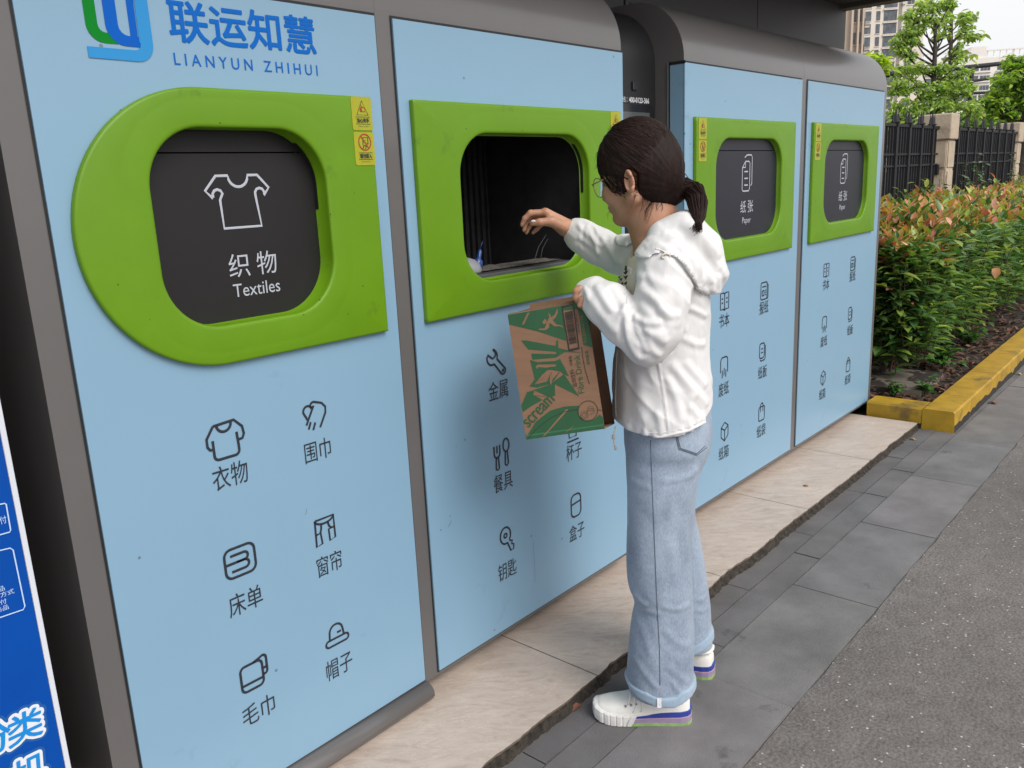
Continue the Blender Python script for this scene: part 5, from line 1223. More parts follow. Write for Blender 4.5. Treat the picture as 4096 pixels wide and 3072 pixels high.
    eM = np.stack([ff*.93-sl_*.36, sl_*.93+ff*.36, uu], 1); ec = L(2524, 727, -.074); e_ = lambda x, y, z: ec+eM@np.array([x, y, z])
    ring = [e_(.010*math.cos(t)*1.25-.001-(.004 if math.sin(t) < 0 else 0)*0, .0065, .0235*math.sin(t)+(.002)) for t in np.linspace(-2.3, 2.6, 22)]
    E_.ell(e_(-.001, .001, 0), (.0125, .0045, .024), eM, .004); E_.chain(ring, [.0036]*12+[.0040]*10, .0025); E_.ell(e_(.006, .003, -.024), (.0065, .0045, .0095), eM, .004); E_.ell(e_(.004, .007, -.003), (.0065, .006, .012), eM, .003, 'sub'); E_.cap(e_(.013, .002, .0), e_(.012, .004, -.008), .0045, .0045, .003)
    V, Q = E_.mesh(2); part('ear', V, Q, SKIN, root)
    # nail
    mb = MB(); mb.smooth = True; c = L(2133, 885, .3215); 
    N_ = Fld(c-.02, c+.02, .0012); N_.ell(c, (.0075, .0032, .0042), k=0); V, Q = N_.mesh(1); part('thumb_nail', V, Q, mat('pearly_nail', (.72, .55, .55), .15), root)
    # ---- hair
    Hf = Fld((-.20, -.19, 1.22), (.20, .16, 1.62), .0034); hc = L(2551, 641, -.002)
    Hf.ell(hc, (.0985, .088, .1005), k=0)
    Hf.ell(L(2625, 690, -.01), (.066, .078, .082), k=.03)
    def mask(fd, poly, b, keep_inside=True):
        P = np.array([L(x, y, b)[[0, 2]] for x, y in poly]); X = fd.ax[0][:, None]; Z = fd.ax[2][None, :]; d = np.full((fd.n[0], fd.n[2]), 9.0); ins = np.zeros(d.shape, bool)
        for i in range(len(P)):
            p, q = P[i], P[(i+1) % len(P)]; v = q-p; t = np.clip(((X-p[0])*v[0]+(Z-p[1])*v[1])/(v@v+1e-12), 0, 1); d = np.minimum(d, np.hypot(X-p[0]-t*v[0], Z-p[1]-t*v[1]))
            with np.errstate(divide='ignore', invalid='ignore'): ins ^= ((p[1] > Z) != (q[1] > Z)) & (X < (q[0]-p[0])*(Z-p[1])/(q[1]-p[1]+1e-12)+p[0])
        return np.where(ins, -d, d)[:, None, :]
    hp = [(2350, 660), (2391, 652), (2398, 688), (2418, 700), (2440, 704), (2468, 706), (2474, 728), (2484, 752), (2501, 774), (2503, 760), (2496, 735), (2498, 700), (2500, 690), (2512, 674), (2536, 676), (2552, 700), (2556, 764), (2562, 790), (2590, 800), (2620, 812), (2660, 822), (2705, 812), (2760, 790), (2760, 430), (2350, 430)]
    m2 = mask(Hf, hp, -.075); Hf.F = np.maximum(Hf.F, m2.astype(np.float32))
    Hf.ell(L(2672, 762, -.01), (.040, .045, .042), k=.02); Hf.cap(L(2680, 765, -.01), L(2716, 762, -.012), .030, .022, .015)
    V, Q = Hf.mesh(2); N = vnormals(V, Q)
    # combed grooves running back to the tie
    tie = L(2712, 762, -.012)
    ang = np.arctan2(V[:, 2]-tie[2], V[:, 0]-tie[0]); dist = np.linalg.norm(V-tie, axis=1)
    D = np.array([mnoise.noise(Vector((a*26, v[1]*16, d*3)))+.6*mnoise.noise(Vector((a*60, v[1]*40, d*4))) for a, v, d in zip(ang, V, dist)])
    V = V+N*(D*.0016*np.clip(dist/.05, 0, 1))[:, None]
    hair = part('hair', V, Q, HAIR, root)
    # loose strands lying over the combed hair
    mb = MB(); mb.smooth = True; mc = MB(); mc.smooth = True
    for k in range(950):
        u = rng.random(); a = rad(178-205*u)+rng.normal(0, .05); bz = -rng.random()**.9
        s0 = hc+np.array([.0985*math.cos(a)*math.sqrt(max(0, 1-bz*bz*.8)), .088*bz, .1005*math.sin(a)*math.sqrt(max(0, 1-bz*bz*.8))])
        s0[2] = max(s0[2], L(2420, 690, 0)[2]); e1 = tie+rng.normal(0, .010, 3); P = []; ok = True
        lift = rng.uniform(.0004, .0024)
        for t in np.linspace(0, 1, 11):
            p = s0*(1-t)+e1*t; v = (p-hc)/np.array([.0985, .088, .1005]); r = np.linalg.norm(v)
            if t < .82 and r > 1e-3: w = hc+(v/r)*np.array([.0985, .088, .1005])*(1+lift*8); p = w*(1-(t/.82)**6)+p*(t/.82)**6
            P.append(p)
        ea = L(2526, 727, -.07)
        if min(math.hypot((p[0]-ea[0])/.020, (p[2]-ea[2])/.033) for p in P) < 1: continue
        (mc if k % 4 == 0 else mb).tube([toW(p) for p in P], [.0005]+[.0009]*9+[.0005], 4, cap=False)
    # pony tail
    pt = [L(2712, 764, -.016), L(2742, 754, -.024), L(2774, 768, -.036), L(2790, 808, -.085), L(2794, 862, -.128), L(2788, 918, -.155)]; pr_ = [.019, .0240, .0250, .0225, .0155, .002]
    Tf = Fld(np.min(pt, 0)-.05, np.max(pt, 0)+.05, .003); Tf.chain(pt, [r*.9 for r in pr_], .008); V, Q = Tf.mesh(2); part('pony_tail', V, Q, HAIR, root)
    pp = np.array(pt)
    for k in range(150):
        a, r = rng.uniform(0, 6.28), rng.uniform(.75, 1.08); ph = rng.normal(0, .25); P = []
        for i in range(len(pp)):
            T = pp[min(i+1, len(pp)-1)]-pp[max(i-1, 0)]; T /= np.linalg.norm(T); n1 = np.cross(T, [0, 1, 0]); n1 /= np.linalg.norm(n1); n2 = np.cross(T, n1); q = a+ph*i/5; P.append(pp[i]+(n1*math.cos(q)+n2*math.sin(q))*(pr_[i]*r+.001*(i == 5)))
        P = np.array(P); Ps = np.concatenate([[P[0]]]+[[(1-t)*P[i]+t*P[i+1] for t in (.5, 1)] for i in range(len(P)-1)]); Ps[-1] += rng.normal(0, .006, 3)
        (mc if k % 4 == 0 else mb).tube([toW(p) for p in Ps], [.0014]*(len(Ps)-1)+[.0004], 4, cap=False)
    # wisps: nape, temple, crown, far cheek
    for (x, y, x2, y2, n_, b_) in ((2575, 792, 2570, 850, 8, -.062), (2610, 805, 2590, 880, 9, -.055), (2640, 812, 2630, 850, 8, -.05), (2545, 775, 2530, 812, 4, -.066), (2480, 730, 2500, 782, 8, -.070), (2392, 640, 2382, 672, 4, -.02), (2470, 498, 2440, 530, 3, -.01), (2452, 838, 2430, 858, 3, .045), (2706, 700, 2722, 705, 4, 0), (2398, 600, 2384, 640, 4, -.01), (2760, 748, 2790, 742, 4, -.01)):
        for k in range(n_):
            p, q = L(x+rng.normal(0, 5), y+rng.normal(0, 4), b_), L(x2+rng.normal(0, 7), y2+rng.normal(0, 10), b_-.004); m = (p+q)/2+rng.normal(0, .005, 3); mb.tube([toW(p), toW(m), toW(q)], [.0005, .0004, .0002], 4, cap=False)
    mb.build('hair_strands', HAIR, hair); mc.build('hair_strands', HAIR2, hair)
    mb = MB(); mb.smooth = True; ti = L(2718, 760, -.013); ax = nrm(pp[1]-pp[0]); n1 = nrm(np.cross(ax, [0, 1, 0])); n2 = np.cross(ax, n1)
    for o_ in (-.003, .003): mb.tube([toW(ti+ax*o_+(n1*math.cos(a)+n2*math.sin(a))*.0225) for a in np.linspace(0, 2*math.pi, 22)[:-1]], .0026, 6, closed=True)
    mb.build('hair_tie', mat('mauve_elastic', (.12, .085, .095), .7), root)
    # ---- glasses
    GOLD = mat('gold_wire', (.66, .50, .24), .3, metal=.7); mb = MB(); mb.smooth = True
    for s_ in (1, -1):
        mb.tube([toW(h(.104-.004*abs(math.cos(t)), s_*(.034+.025*math.cos(t)), .008+.024*math.sin(t))) for t in np.linspace(0, 2*math.pi, 25)[:-1]], .0012, 6, closed=True)
        mb.tube([toW(h(.101, s_*.059, .014)), toW(h(.096, s_*.070, .015)), toW(h(.03, s_*.079, .022)), toW(h(.010, s_*.078, .024))], .0017, 6)
    mb.tube([toW(h(.104, .010, .012)), toW(h(.108, 0, .015)), toW(h(.104, -.010, .012))], .0012, 6)
    gl = mb.build('glasses', GOLD, root)
    gm, t_, b_ = node_mat('spectacle_lens'); b_.inputs['Roughness'].default_value = .03; b_.inputs['Transmission Weight'].default_value = .92; b_.inputs['IOR'].default_value = 1.06; b_.inputs['Base Color'].default_value = (.93, .95, .93, 1)
    for s_ in (1, -1):
        mb = MB(); mb.smooth = True; mb.add([toW(h(.1035-.004*abs(math.cos(t))*.9, s_*(.034+.0242*math.cos(t)), .008+.0232*math.sin(t))) for t in np.linspace(0, 2*math.pi, 25)[:-1]], [tuple(range(24))]); mb.build('lens', gm, gl)
    # eyes, brow on the visible side
    mb = MB(); mb.smooth = True
    for s_ in (1, -1):
        for dx in range(3): mb.tube([toW(h(.0925, s_*.018, .030+dx*.0012)), toW(h(.0915, s_*.032, .034+dx*.001)), toW(h(.080, s_*.048, .029+dx*.001))], .0008, 5)
        mb.tube([toW(h(.0905, s_*.020, .0105)), toW(h(.0925, s_*.031, .013)), toW(h(.083, s_*.043, .009))], .0007, 5)
    mb.build('brows_and_lashes', HAIR, root)
    # ---- t-shirt
    Tt = Fld((-.30, -.22, .75), (.22, .24, 1.36), .0048)
    Tt.tab([(945, 2574, 2712, 0, .075), (985, 2540, 2750, 0, .10), (1064, 2502, 2790, .0, .135), (1140, 2472, 2790, .0, .14), (1200, 2468, 2790, .0, .14), (1330, 2476, 2790, .0, .14), (1400, 2480, 2790, 0, .14)], k=0)
    Tt.chain([L(2620, 800, 0), L(2606, 880, 0), L(2575, 955, 0)], [.055, .057, .054], .006, 'sub')
    V, Q = Tt.mesh(3); Tt = Surf(V, Q); ts = part('t_shirt', V, Q, mat('cream_cotton', (.66, .61, .50), .9, bump=.2, bscale=300), root)
    mb = MB()
    for k in range(34):
        px, py = rng.uniform(2466, 2512), rng.uniform(1062, 1215); p = Tt.hit(px, py, -.2, .2)
        if p is None: continue
        q = p+np.array([-.002, -.0025, 0]); a = rng.uniform(0, 3.14); r_ = rng.uniform(.004, .009)
        mb.add([toW(q+r_*np.array([math.cos(a+t)*s_, 0, math.sin(a+t)*s_])) for t, s_ in ((0, 1), (1.2, .5), (2.2, .9), (3.3, .6), (4.5, 1), (5.4, .5))], [tuple(range(6))])
    mb.build('shirt_print', INK, ts)
    # ---- jacket: trunk and sleeves
    J = Fld((-.46, -.34, .68), (.24, .50, 1.40), .0040)
    J.tab([(955, 2600, 2736, 0, .075), (985, 2568, 2770, 0, .115), (1030, 2530, 2800, 0, .150), (1080, 2506, 2815, 0, .168), (1140, 2497, 2822, 0, .172), (1211, 2490, 2826, 0, .168), (1341, 2472, 2824, 0, .162), (1433, 2459, 2827, 0, .162), (1531, 2455, 2836, 0, .168), (1639, 2454, 2842, 0, .178), (1720, 2457, 2842, 0, .178), (1790, 2462, 2838, 0, .175)], k=0, e=2.2)
    hem = np.array([L(x, y, -.165)[[0, 2]] for x, y in ((2400, 1738), (2457, 1744), (2541, 1753), (2650, 1751), (2758, 1725), (2842, 1677), (2900, 1650))])
    J.chain([L(2640, 1055, -.12), L(2658, 1085, -.165), L(2652, 1200, -.192), L(2622, 1310, -.205), L(2588, 1372, -.205)], [.058, .057, .057, .056, .051], .030)
    J.chain([L(2588, 1372, -.205), L(2500, 1290, -.180), L(2430, 1218, -.145), L(2378, 1180, -.112), L(2346, 1176, -.100)], [.050, .053, .052, .042, .034], .012)
    J.chain([L(2620, 1050, .12), L(2560, 1040, .18), L(2470, 1022, .29), L(2395, 985, .335), L(2330, 945, .365), L(2296, 925, .378)], [.062, .056, .049, .048, .043, .034], .026)
    sl, X, Y, Z = J.rng((-.3, -.4, .6), (.3, .4, .95), 0)
    J.F[sl] = np.maximum(J.F[sl], np.interp(X.ravel(), hem[:, 0], hem[:, 1]).astype(np.float32)[:, None, None]-Z)
    # neck opening, cuffs hollowed
    J.chain([L(2622, 780, 0), L(2606, 880, -.002), L(2560, 985, .02)], [.060, .062, .060], .006, 'sub')
    J.cap(L(2328, 1176, -.094), L(2352, 1178, -.104), .026, .025, .004, 'sub'); J.cap(L(2278, 917, .382), L(2300, 927, .378), .028, .026, .004, 'sub')
    JF = J.F.copy(); JG = (J.lo, J.h, J.n)
    V, Q = J.mesh(3); N = vnormals(V, Q)
    c2 = -.17
    V = creases(V, N, .0036, (.50, .1, -.86), 3.6, 11, 3, 2.2); N = vnormals(V, Q)
    V = fold(V, N, [
        # elbow: stacked folds where the sleeve bends
        ([(2490, 1205), (2478, 1245), (2484, 1300), (2510, 1370), (2545, 1418)], c2, .0085, .008), ([(2510, 1222), (2498, 1265), (2512, 1320), (2545, 1385)], c2, .0065, .007), ([(2530, 1235), (2520, 1275), (2540, 1330), (2565, 1385)], c2, .0055, .006), ([(2478, 1238), (2468, 1290), (2480, 1350)], c2, -.006, .006),
        ([(2512, 1245), (2550, 1268), (2590, 1270), (2620, 1255)], c2, .0065, .008), ([(2545, 1290), (2590, 1310), (2640, 1345)], c2, .005, .010), ([(2560, 1320), (2580, 1372), (2620, 1400)], c2, .0045, .008),
        # upper arm
        ([(2535, 1140), (2575, 1160), (2622, 1200), (2650, 1255)], c2, .005, .010), ([(2560, 1085), (2610, 1120), (2660, 1130)], c2, .004, .011), ([(2600, 1210), (2650, 1235), (2690, 1240)], c2, .004, .009), ([(2555, 1180), (2600, 1230), (2640, 1300)], c2, -.004, .009), ([(2690, 1120), (2700, 1200), (2675, 1290)], c2, .004, .012),
        # forearm
        ([(2345, 1160), (2365, 1200), (2405, 1260), (2450, 1320)], c2, .004, .009), ([(2385, 1140), (2400, 1180), (2440, 1240)], c2, .0045, .009), ([(2340, 1150), (2352, 1176), (2350, 1205)], c2, .003, .005), ([(2430, 1145), (2455, 1190), (2470, 1230)], c2, -.004, .009),
        # armhole and back
        ([(2742, 1130), (2735, 1200), (2705, 1300), (2660, 1392)], -.1, -.008, .007), ([(2730, 1215), (2775, 1235), (2820, 1262)], -.1, .005, .007), ([(2705, 1330), (2760, 1362), (2818, 1372)], -.1, .004, .008),
        # skirt of the jacket: seam and long diagonal folds
        ([(2628, 1415), (2642, 1500), (2658, 1600), (2670, 1740)], -.16, .0035, .003), ([(2672, 1440), (2740, 1520), (2800, 1590), (2835, 1630)], -.14, .0065, .011), ([(2660, 1500), (2700, 1580), (2725, 1680)], -.15, .0055, .010), ([(2720, 1430), (2780, 1500), (2825, 1545)], -.12, .005, .010), ([(2740, 1600), (2790, 1660), (2815, 1690)], -.12, .005, .009), ([(2560, 1500), (2575, 1600), (2570, 1700)], -.16, .004, .014), ([(2500, 1480), (2510, 1600), (2505, 1730)], -.13, .004, .008), ([(2620, 1640), (2640, 1690), (2635, 1740)], -.16, .004, .008), ([(2760, 1560), (2740, 1640), (2750, 1710)], -.13, .005, .010),
        # hem gathers
        *[([(x, y-34), (x+4, y-8)], -.15, .0035, .005) for x, y in ((2480, 1740), (2520, 1748), (2575, 1750), (2610, 1750), (2690, 1742), (2720, 1735), (2755, 1722), (2785, 1708), (2812, 1692))],
        # far sleeve
        ([(2310, 895), (2350, 940), (2400, 985)], .33, .005, .007), ([(2345, 900), (2370, 950), (2385, 1020)], .32, .0045, .007), ([(2400, 945), (2420, 985), (2450, 1040)], .30, .005, .008), ([(2300, 960), (2340, 985), (2390, 1040)], .33, -.004, .007), ([(2440, 955), (2445, 1010), (2460, 1070)], .27, .0045, .008), ([(2325, 905), (2330, 930), (2322, 960)], .35, -.003, .005)])
    jk = part('jacket', V, Q, JACK, root)
    # hem band, zip edge, seams
    def on_surface(fd, pts, lift=.001, b0=-.42, b1=.5):
        out = []
        for i in range(len(pts)-1):
            for t in np.linspace(0, 1, 7)[:-1]:
                q = fd.hit(pts[i][0]*(1-t)+pts[i+1][0]*t, pts[i][1]*(1-t)+pts[i+1][1]*t, b0, b1)
                if q is not None: out.append(toW(q+[0, -lift, 0]))
        q = fd.hit(*pts[-1], b0, b1)
        if q is not None: out.append(toW(q+[0, -lift, 0]))
        return out
    J = Surf(V, Q)
    mb = MB(); mb.smooth = True
    P = on_surface(J, [(2462, 1740), (2541, 1749), (2650, 1747), (2755, 1722), (2834, 1680)], 0.0)
    mb.tube(P, .0036, 6); P = on_surface(J, [(2462, 1726), (2541, 1734), (2650, 1732), (2755, 1707), (2834, 1665)], -.001); mb.tube(P, .0016, 5)
    mb.build('hem_band', JACK, jk)
    for line in ([(2470, 1400), (2465, 1500), (2463, 1600), (2466, 1735)], [(2512, 1068), (2502, 1120), (2497, 1180)], [(2540, 1030), (2524, 1090), (2514, 1150), (2508, 1215)]):
        mb = MB(); mb.smooth = True; P = on_surface(J, line, .0)
        if len(P) > 3: mb.tube(P, .0020, 6); mb.build('zip_edge', JACK, jk)
    mb = MB(); mb.smooth = True
    mb.tube([toW(L(2462, 1706, -.07)), toW(L(2454, 1740, -.075)), toW(L(2455, 1772, -.07)), toW(L(2463, 1796, -.07))], .0016, 5); mb.tube([toW(L(2454, 1742, -.07)), toW(L(2454, 1756, -.07))], .0045, 8); mb.tube([toW(L(2461, 1786, -.07)), toW(L(2464, 1799, -.07))], .0035, 8); mb.build('hem_cord', mat('cream_cord', (.60, .54, .42), .7), jk)
    for c_, n_, r_ in ((L(2343, 1176, -.100), L(2378, 1186, -.112)-L(2330, 1176, -.095), .0325), (L(2297, 926, .378), L(2340, 948, .36)-L(2280, 917, .38), .0325)):
        n_ = n_/np.linalg.norm(n_); n1 = nrm(np.cross(n_, [0, 1, 0])); n2 = np.cross(n_, n1); mb = MB(); mb.smooth = True
        mb.tube([toW(c_+(n1*math.cos(a)+n2*math.sin(a))*(r_+.0012*math.sin(a*9))) for a in np.linspace(0, 2*math.pi, 40)[:-1]], .0032, 6, closed=True); mb.build('cuff', JACK, jk)
    # ---- hood lying on the back and over the shoulder
    Hd = Fld((-.16, -.28, 1.02), (.26, .26, 1.44), .0044)
    # shoulders copied from the jacket and thickened: sample its field
    gi = [np.clip(np.round((Hd.ax[i]-JG[0][i])/JG[1]).astype(int), 0, JG[2][i]-1) for i in range(3)]
    base = JF[np.ix_(*gi)]-.009
    for b_ in (-.10, -.05, 0, .05, .10):
        w = 1-abs(b_)*2.2
        Hd.chain([L(2650, 945, b_), L(2738, 935, b_), L(2800, 1000, b_), L(2834, 1085, b_), L(2830, 1150, b_)], [.030*w+.01, .042*w+.01, .046*w+.008, .046*w, .038*w], .03)
    Hd.chain([L(2580, 985, -.105), L(2640, 985, -.15), L(2710, 1035, -.165), L(2775, 1115, -.150), L(2830, 1150, -.08)], [.012, .014, .016, .024, .034], .03)
    Hd.F = np.minimum(Hd.F, base)
    Hd.chain([L(2622, 780, 0), L(2606, 880, -.002), L(2575, 985, .02)], [.056, .059, .058], .006, 'sub')
    poly = [(2600, 890), (2575, 935), (2545, 985), (2535, 1018), (2560, 1024), (2592, 1006), (2618, 999), (2640, 1003), (2668, 1018), (2694, 1040), (2722, 1078), (2748, 1116), (2775, 1146), (2806, 1168), (2845, 1178), (2890, 1180), (2930, 1100), (2900, 950), (2800, 840), (2700, 780)]
    Hd.F = np.maximum(Hd.F, mask(Hd, poly, -.12).astype(np.float32))
    HF = Hd.F.copy(); V, Q = Hd.mesh(3); N = vnormals(V, Q); V = creases(V, N, .0040, (.55, 0, -.83), 4.5, 13, 9, 2.2); N = vnormals(V, Q)
    V = fold(V, N, [([(2640, 930), (2700, 975), (2760, 1050), (2800, 1130)], -.12, .006, .012), ([(2680, 900), (2750, 960), (2810, 1040), (2840, 1110)], -.08, -.007, .012), ([(2600, 960), (2660, 990), (2720, 1050), (2765, 1120)], -.14, .0035, .007), ([(2720, 880), (2790, 940), (2840, 1020)], -.04, .006, .012), ([(2790, 1060), (2820, 1110), (2825, 1160)], -.08, .007, .009), ([(2570, 985), (2610, 975), (2650, 985)], -.14, .003, .008), ([(2840, 1060), (2862, 1110), (2860, 1160)], -.04, -.006, .008), ([(2755, 1130), (2800, 1150), (2845, 1150)], -.1, .004, .007)])
    hd = part('hood', V, Q, JACK, jk); Hd = Surf(V, Q)
    mb = MB(); mb.smooth = True
    for line in ([(2618, 1003), (2640, 1007), (2668, 1022), (2694, 1044), (2722, 1082), (2748, 1120), (2775, 1149), (2806, 1170)],):
        P = on_surface(Hd, [(x+4, y-7) for x, y in line], -.001); mb.tube(P, .0022, 6)
    mb.build('hood_seam', JACK, hd)
    mb = MB(); mb.smooth = True; p = L(2662, 1024, -.195); q = Hd.hit(2662, 1010)
    if q is not None: p = q+[0, -.004, -.008]
    mb.tube([toW(p+[.0095*math.cos(a), 0, .0055*math.sin(a)]) for a in np.linspace(0, 2*math.pi, 16)[:-1]], .0022, 6, closed=True); mb.build('cord_ring', mat('ivory_ring', (.62, .57, .48), .4), hd)
    # ---- jeans
    Jn = Fld((-.26, -.26, .02), (.24, .28, 1.08), .0046)
    nb = -.088
    near = [(1590, 2508, 2826, -.01, .150), (1650, 2503, 2832, -.015, .152), (1700, 2500, 2836, -.02, .152), (1760, 2498, 2836, -.03, .145), (1800, 2502, 2830, -.045, .125), (1860, 2506, 2806, -.07, .105), (1930, 2509, 2790, nb, .092), (2036, 2511, 2776, nb, .088), (2150, 2508, 2762, nb, .085), (2250, 2507, 2762, nb, .082), (2343, 2516, 2768, nb, .080), (2410, 2540, 2771, nb, .078), (2470, 2530, 2772, nb, .080), (2597, 2516, 2772, nb, .084), (2700, 2511, 2771, nb, .087), (2752, 2513, 2771, nb, .088)]
    far = [(1590, 2520, 2822, .02, .145), (1650, 2520, 2826, .025, .148), (1700, 2520, 2830, .03, .148), (1800, 2530, 2824, .05, .125), (1900, 2560, 2790, .085, .095), (2059, 2590, 2778, .10, .088), (2148, 2600, 2797, .10, .082), (2268, 2610, 2820, .10, .078), (2410, 2630, 2836, .10, .076), (2500, 2640, 2841, .10, .076), (2568, 2645, 2845, .10, .078)]
    Jn.tab(near, k=0, e=2.15); Jn.tab(far, k=.018, e=2.15)
    JnF = Jn.F.copy(); V, Q = Jn.mesh(3); N = vnormals(V, Q); V = cloth_noise(V, N, .0022, 13, 9, 5); nb2 = -.15
    V = fold(V, N, [([(2512, 2345), (2540, 2400), (2590, 2425)], nb2, .007, .008), ([(2520, 2420), (2560, 2450), (2640, 2440)], nb2, .004, .008), ([(2640, 2410), (2700, 2430), (2765, 2420)], nb2, .0045, .008), ([(2535, 2470), (2580, 2540), (2600, 2620)], nb2, .004, .010), ([(2650, 2500), (2700, 2560), (2765, 2590)], nb2, .0045, .010), ([(2530, 2640), (2580, 2690), (2625, 2740)], nb2, .005, .009), ([(2660, 2640), (2710, 2690), (2760, 2730)], nb2, .0045, .009), ([(2680, 2700), (2700, 2740), (2720, 2770)], nb2, .0045, .007),
        ([(2790, 1870), (2740, 1900), (2690, 1960), (2660, 2060)], nb2, .006, .012), ([(2780, 1900), (2750, 1990), (2735, 2100), (2750, 2250)], nb2, .006, .014), ([(2640, 1915), (2700, 1905), (2770, 1890)], nb2, .004, .007), ([(2520, 1930), (2560, 1945), (2600, 1940)], nb2, .0035, .009), ([(2660, 2130), (2690, 2230), (2700, 2330)], nb2, .004, .014), ([(2560, 2050), (2550, 2150), (2560, 2280)], nb2, .0035, .014), ([(2780, 2390), (2810, 2400), (2835, 2385)], .04, .004, .006), ([(2780, 2430), (2810, 2445), (2838, 2435)], .04, .004, .006)], gain=.42)
    jn = part('jeans', V, Q, DENIM, root); Jn = Surf(V, Q)
    mb = MB(); mb.smooth = True
    mb.tube(on_surface(Jn, [(2602, 1760), (2608, 1924), (2617, 2148), (2626, 2372), (2638, 2597), (2640, 2740)], .0002), .0011, 5); mb.build('side_seam', STITCH, jn)
    mb = MB(); mb.smooth = True
    for o_ in (0, 6): mb.tube(on_surface(Jn, [(2704+o_, 1746), (2716+o_, 1796-o_*.6), (2787, 1820-o_), (2826-o_, 1790-o_)], .001), .0011, 5)
    mb.build('back_pocket', STITCH, jn)
    # turned-up hems, each a tilted ring of paler inside cloth
    def cuff(b_, rows, lo_px, nm, tilt):
        Cf = Fld((-.20, -.22, .02), (.20, .24, .30), .0040); Cf.tab(rows, k=0, e=2.15, grow=.0065)
        inner_ = [(y, l+14, r-14, b, hb-.010) for (y, l, r, b, hb) in rows]; inner_ = [(rows[0][0]-60, inner_[0][1]+0, inner_[0][2], b_, inner_[0][4])]+inner_[1:-1]+[(rows[-1][0]+60, inner_[-1][1], inner_[-1][2], b_, inner_[-1][4])]
        Cf.tab(inner_, k=0, op='sub', e=2.15)
        up_, dn_ = [np.array([L(x, y, b_-.084)[[0, 2]] for x, y in q]) for q in lo_px]
        X = Cf.ax[0]; Z = Cf.ax[2][None, None, :]
        Cf.F = np.maximum(Cf.F, np.maximum(Z-np.interp(X, up_[:, 0], up_[:, 1])[:, None, None], np.interp(X, dn_[:, 0], dn_[:, 1])[:, None, None]-Z).astype(np.float32))
        V, Q = Cf.mesh(2); N = vnormals(V, Q); V = cloth_noise(V, N, .0014, 20, 20, 2); o = part('turn_up', V, Q, DCUFF, jn); return Surf(V, Q)
    Cn = cuff(nb, [(2700, 2511, 2771, nb, .087), (2760, 2511, 2772, nb, .088), (2840, 2513, 2771, nb, .088)], ([(2490, 2734), (2510, 2738), (2560, 2768), (2630, 2790), (2700, 2786), (2760, 2752), (2790, 2744)], [(2490, 2785), (2512, 2788), (2560, 2812), (2630, 2826), (2700, 2826), (2770, 2806), (2790, 2800)]), 'near', 0)
    cuff(.10, [(2500, 2640, 2841, .10, .076), (2570, 2644, 2848, .10, .078), (2640, 2645, 2848, .10, .078)], ([(2620, 2570), (2700, 2585), (2780, 2586), (2850, 2556), (2880, 2545)], [(2620, 2610), (2700, 2625), (2780, 2624), (2850, 2598), (2880, 2590)]), 'far', 0)
    mb = MB(); p = Cn.hit(2637, 2806, -.3); 
    if p is not None: w = .0055; mb.add([toW(p+[dx, -.0015, dz]) for dx, dz in ((-w, -.018), (w, -.018), (w, .012), (-w, .012))], [(0, 1, 2, 3)]); mb.build('selvedge_tape', mat('white_tape', (.7, .7, .72), .8, var=.3, vscale=160), jn)
    # ---- shoes
    CAN = mat('white_canvas', (.72, .70, .66), .75, var=.05, vscale=25, bump=.35, bscale=320); RUB = mat('white_rubber', (.66, .64, .62), .55, var=.14, vscale=18, stain=((.36, .33, .31), 24, .64, .15))
    BLU = mat('blue_rubber', srgb(46, 62, 142), .5, var=.08, vscale=40); LIL = mat('lilac_rubber', srgb(148, 128, 156), .55, var=.1, vscale=40); PNK = mat('pink_rubber', srgb(178, 146, 164), .55); GRN = mat('green_rubber', srgb(132, 164, 100), .55, var=.22, vscale=35)
    LACE = mat('white_lace', (.74, .73, .70), .8)
    def shoe(heel, toe, label):
        hw, tw_ = np.array(heel, float), np.array(toe, float); d = tw_-hw; Ls = np.linalg.norm(d[:2]); d = np.array([d[0], d[1], 0])/Ls; sd = np.array([-d[1], d[0], 0])
        if sd@PB > 0: sd = -sd                      # +side faces the viewer
        P = lambda s_, w_, z_: hw+d*s_+sd*w_+np.array([0, 0, z_+.003])
        s_t = np.array([0, .004, .012, .03, .06, .10, .14, .18, .21, .232, .244, .250])/.25; w_t = np.array([.010, .020, .028, .034, .036, .038, .043, .046, .042, .033, .020, .006])
        def outline(grow=0.0, s0=0, s1=1, n=40, rise=0):
            u = (1-np.cos(np.linspace(0, math.pi, n)))/2; u = s0+(s1-s0)*u; w = np.interp(u, s_t, w_t)+grow; s_ = u*Ls
            return s_, w
        root_s = empty('shoe', hw*.5+tw_*.5, label, None); del_keys = None
        return root_s, P, Ls, s_t, w_t
    def build_shoe(heel, toe, nm):
        hw, tw_ = np.array(heel, float), np.array(toe, float); d = tw_-hw; Ls = np.linalg.norm(d[:2]); d = np.array([d[0], d[1], 0])/Ls; sd = np.array([d[1], -d[0], 0])
        if sd@PB > 0: sd = -sd
        P = lambda s_, w_, z_: hw+d*s_+sd*w_+np.array([0, 0, z_+.0035])
        s_t = np.array([0, .003, .010, .028, .06, .10, .14, .18, .21, .232, .245, .250])/.25; w_t = np.array([.004, .018, .027, .034, .036, .038, .043, .046, .043, .034, .021, .004])
        u = (1-np.cos(np.linspace(0, math.pi, 46)))/2
        lift = lambda t: .010*np.clip((t-.80)/.2, 0, 1)**2          # toe spring
        def loop(grow, z, t0=0.0, t1=1.0):
            t = t0+(t1-t0)*u; w = np.interp(t, s_t, w_t)+grow; s_ = (t-.5)*(1+2*grow/.25)*Ls+.5*Ls
            zz = z(t) if callable(z) else z+0*t
            return [P(a, b, c+e) for a, b, c, e in zip(s_, w, zz, lift(t))]+[P(a, -b, c+e) for a, b, c, e in zip(s_[::-1], w[::-1], zz[::-1], lift(t)[::-1])]
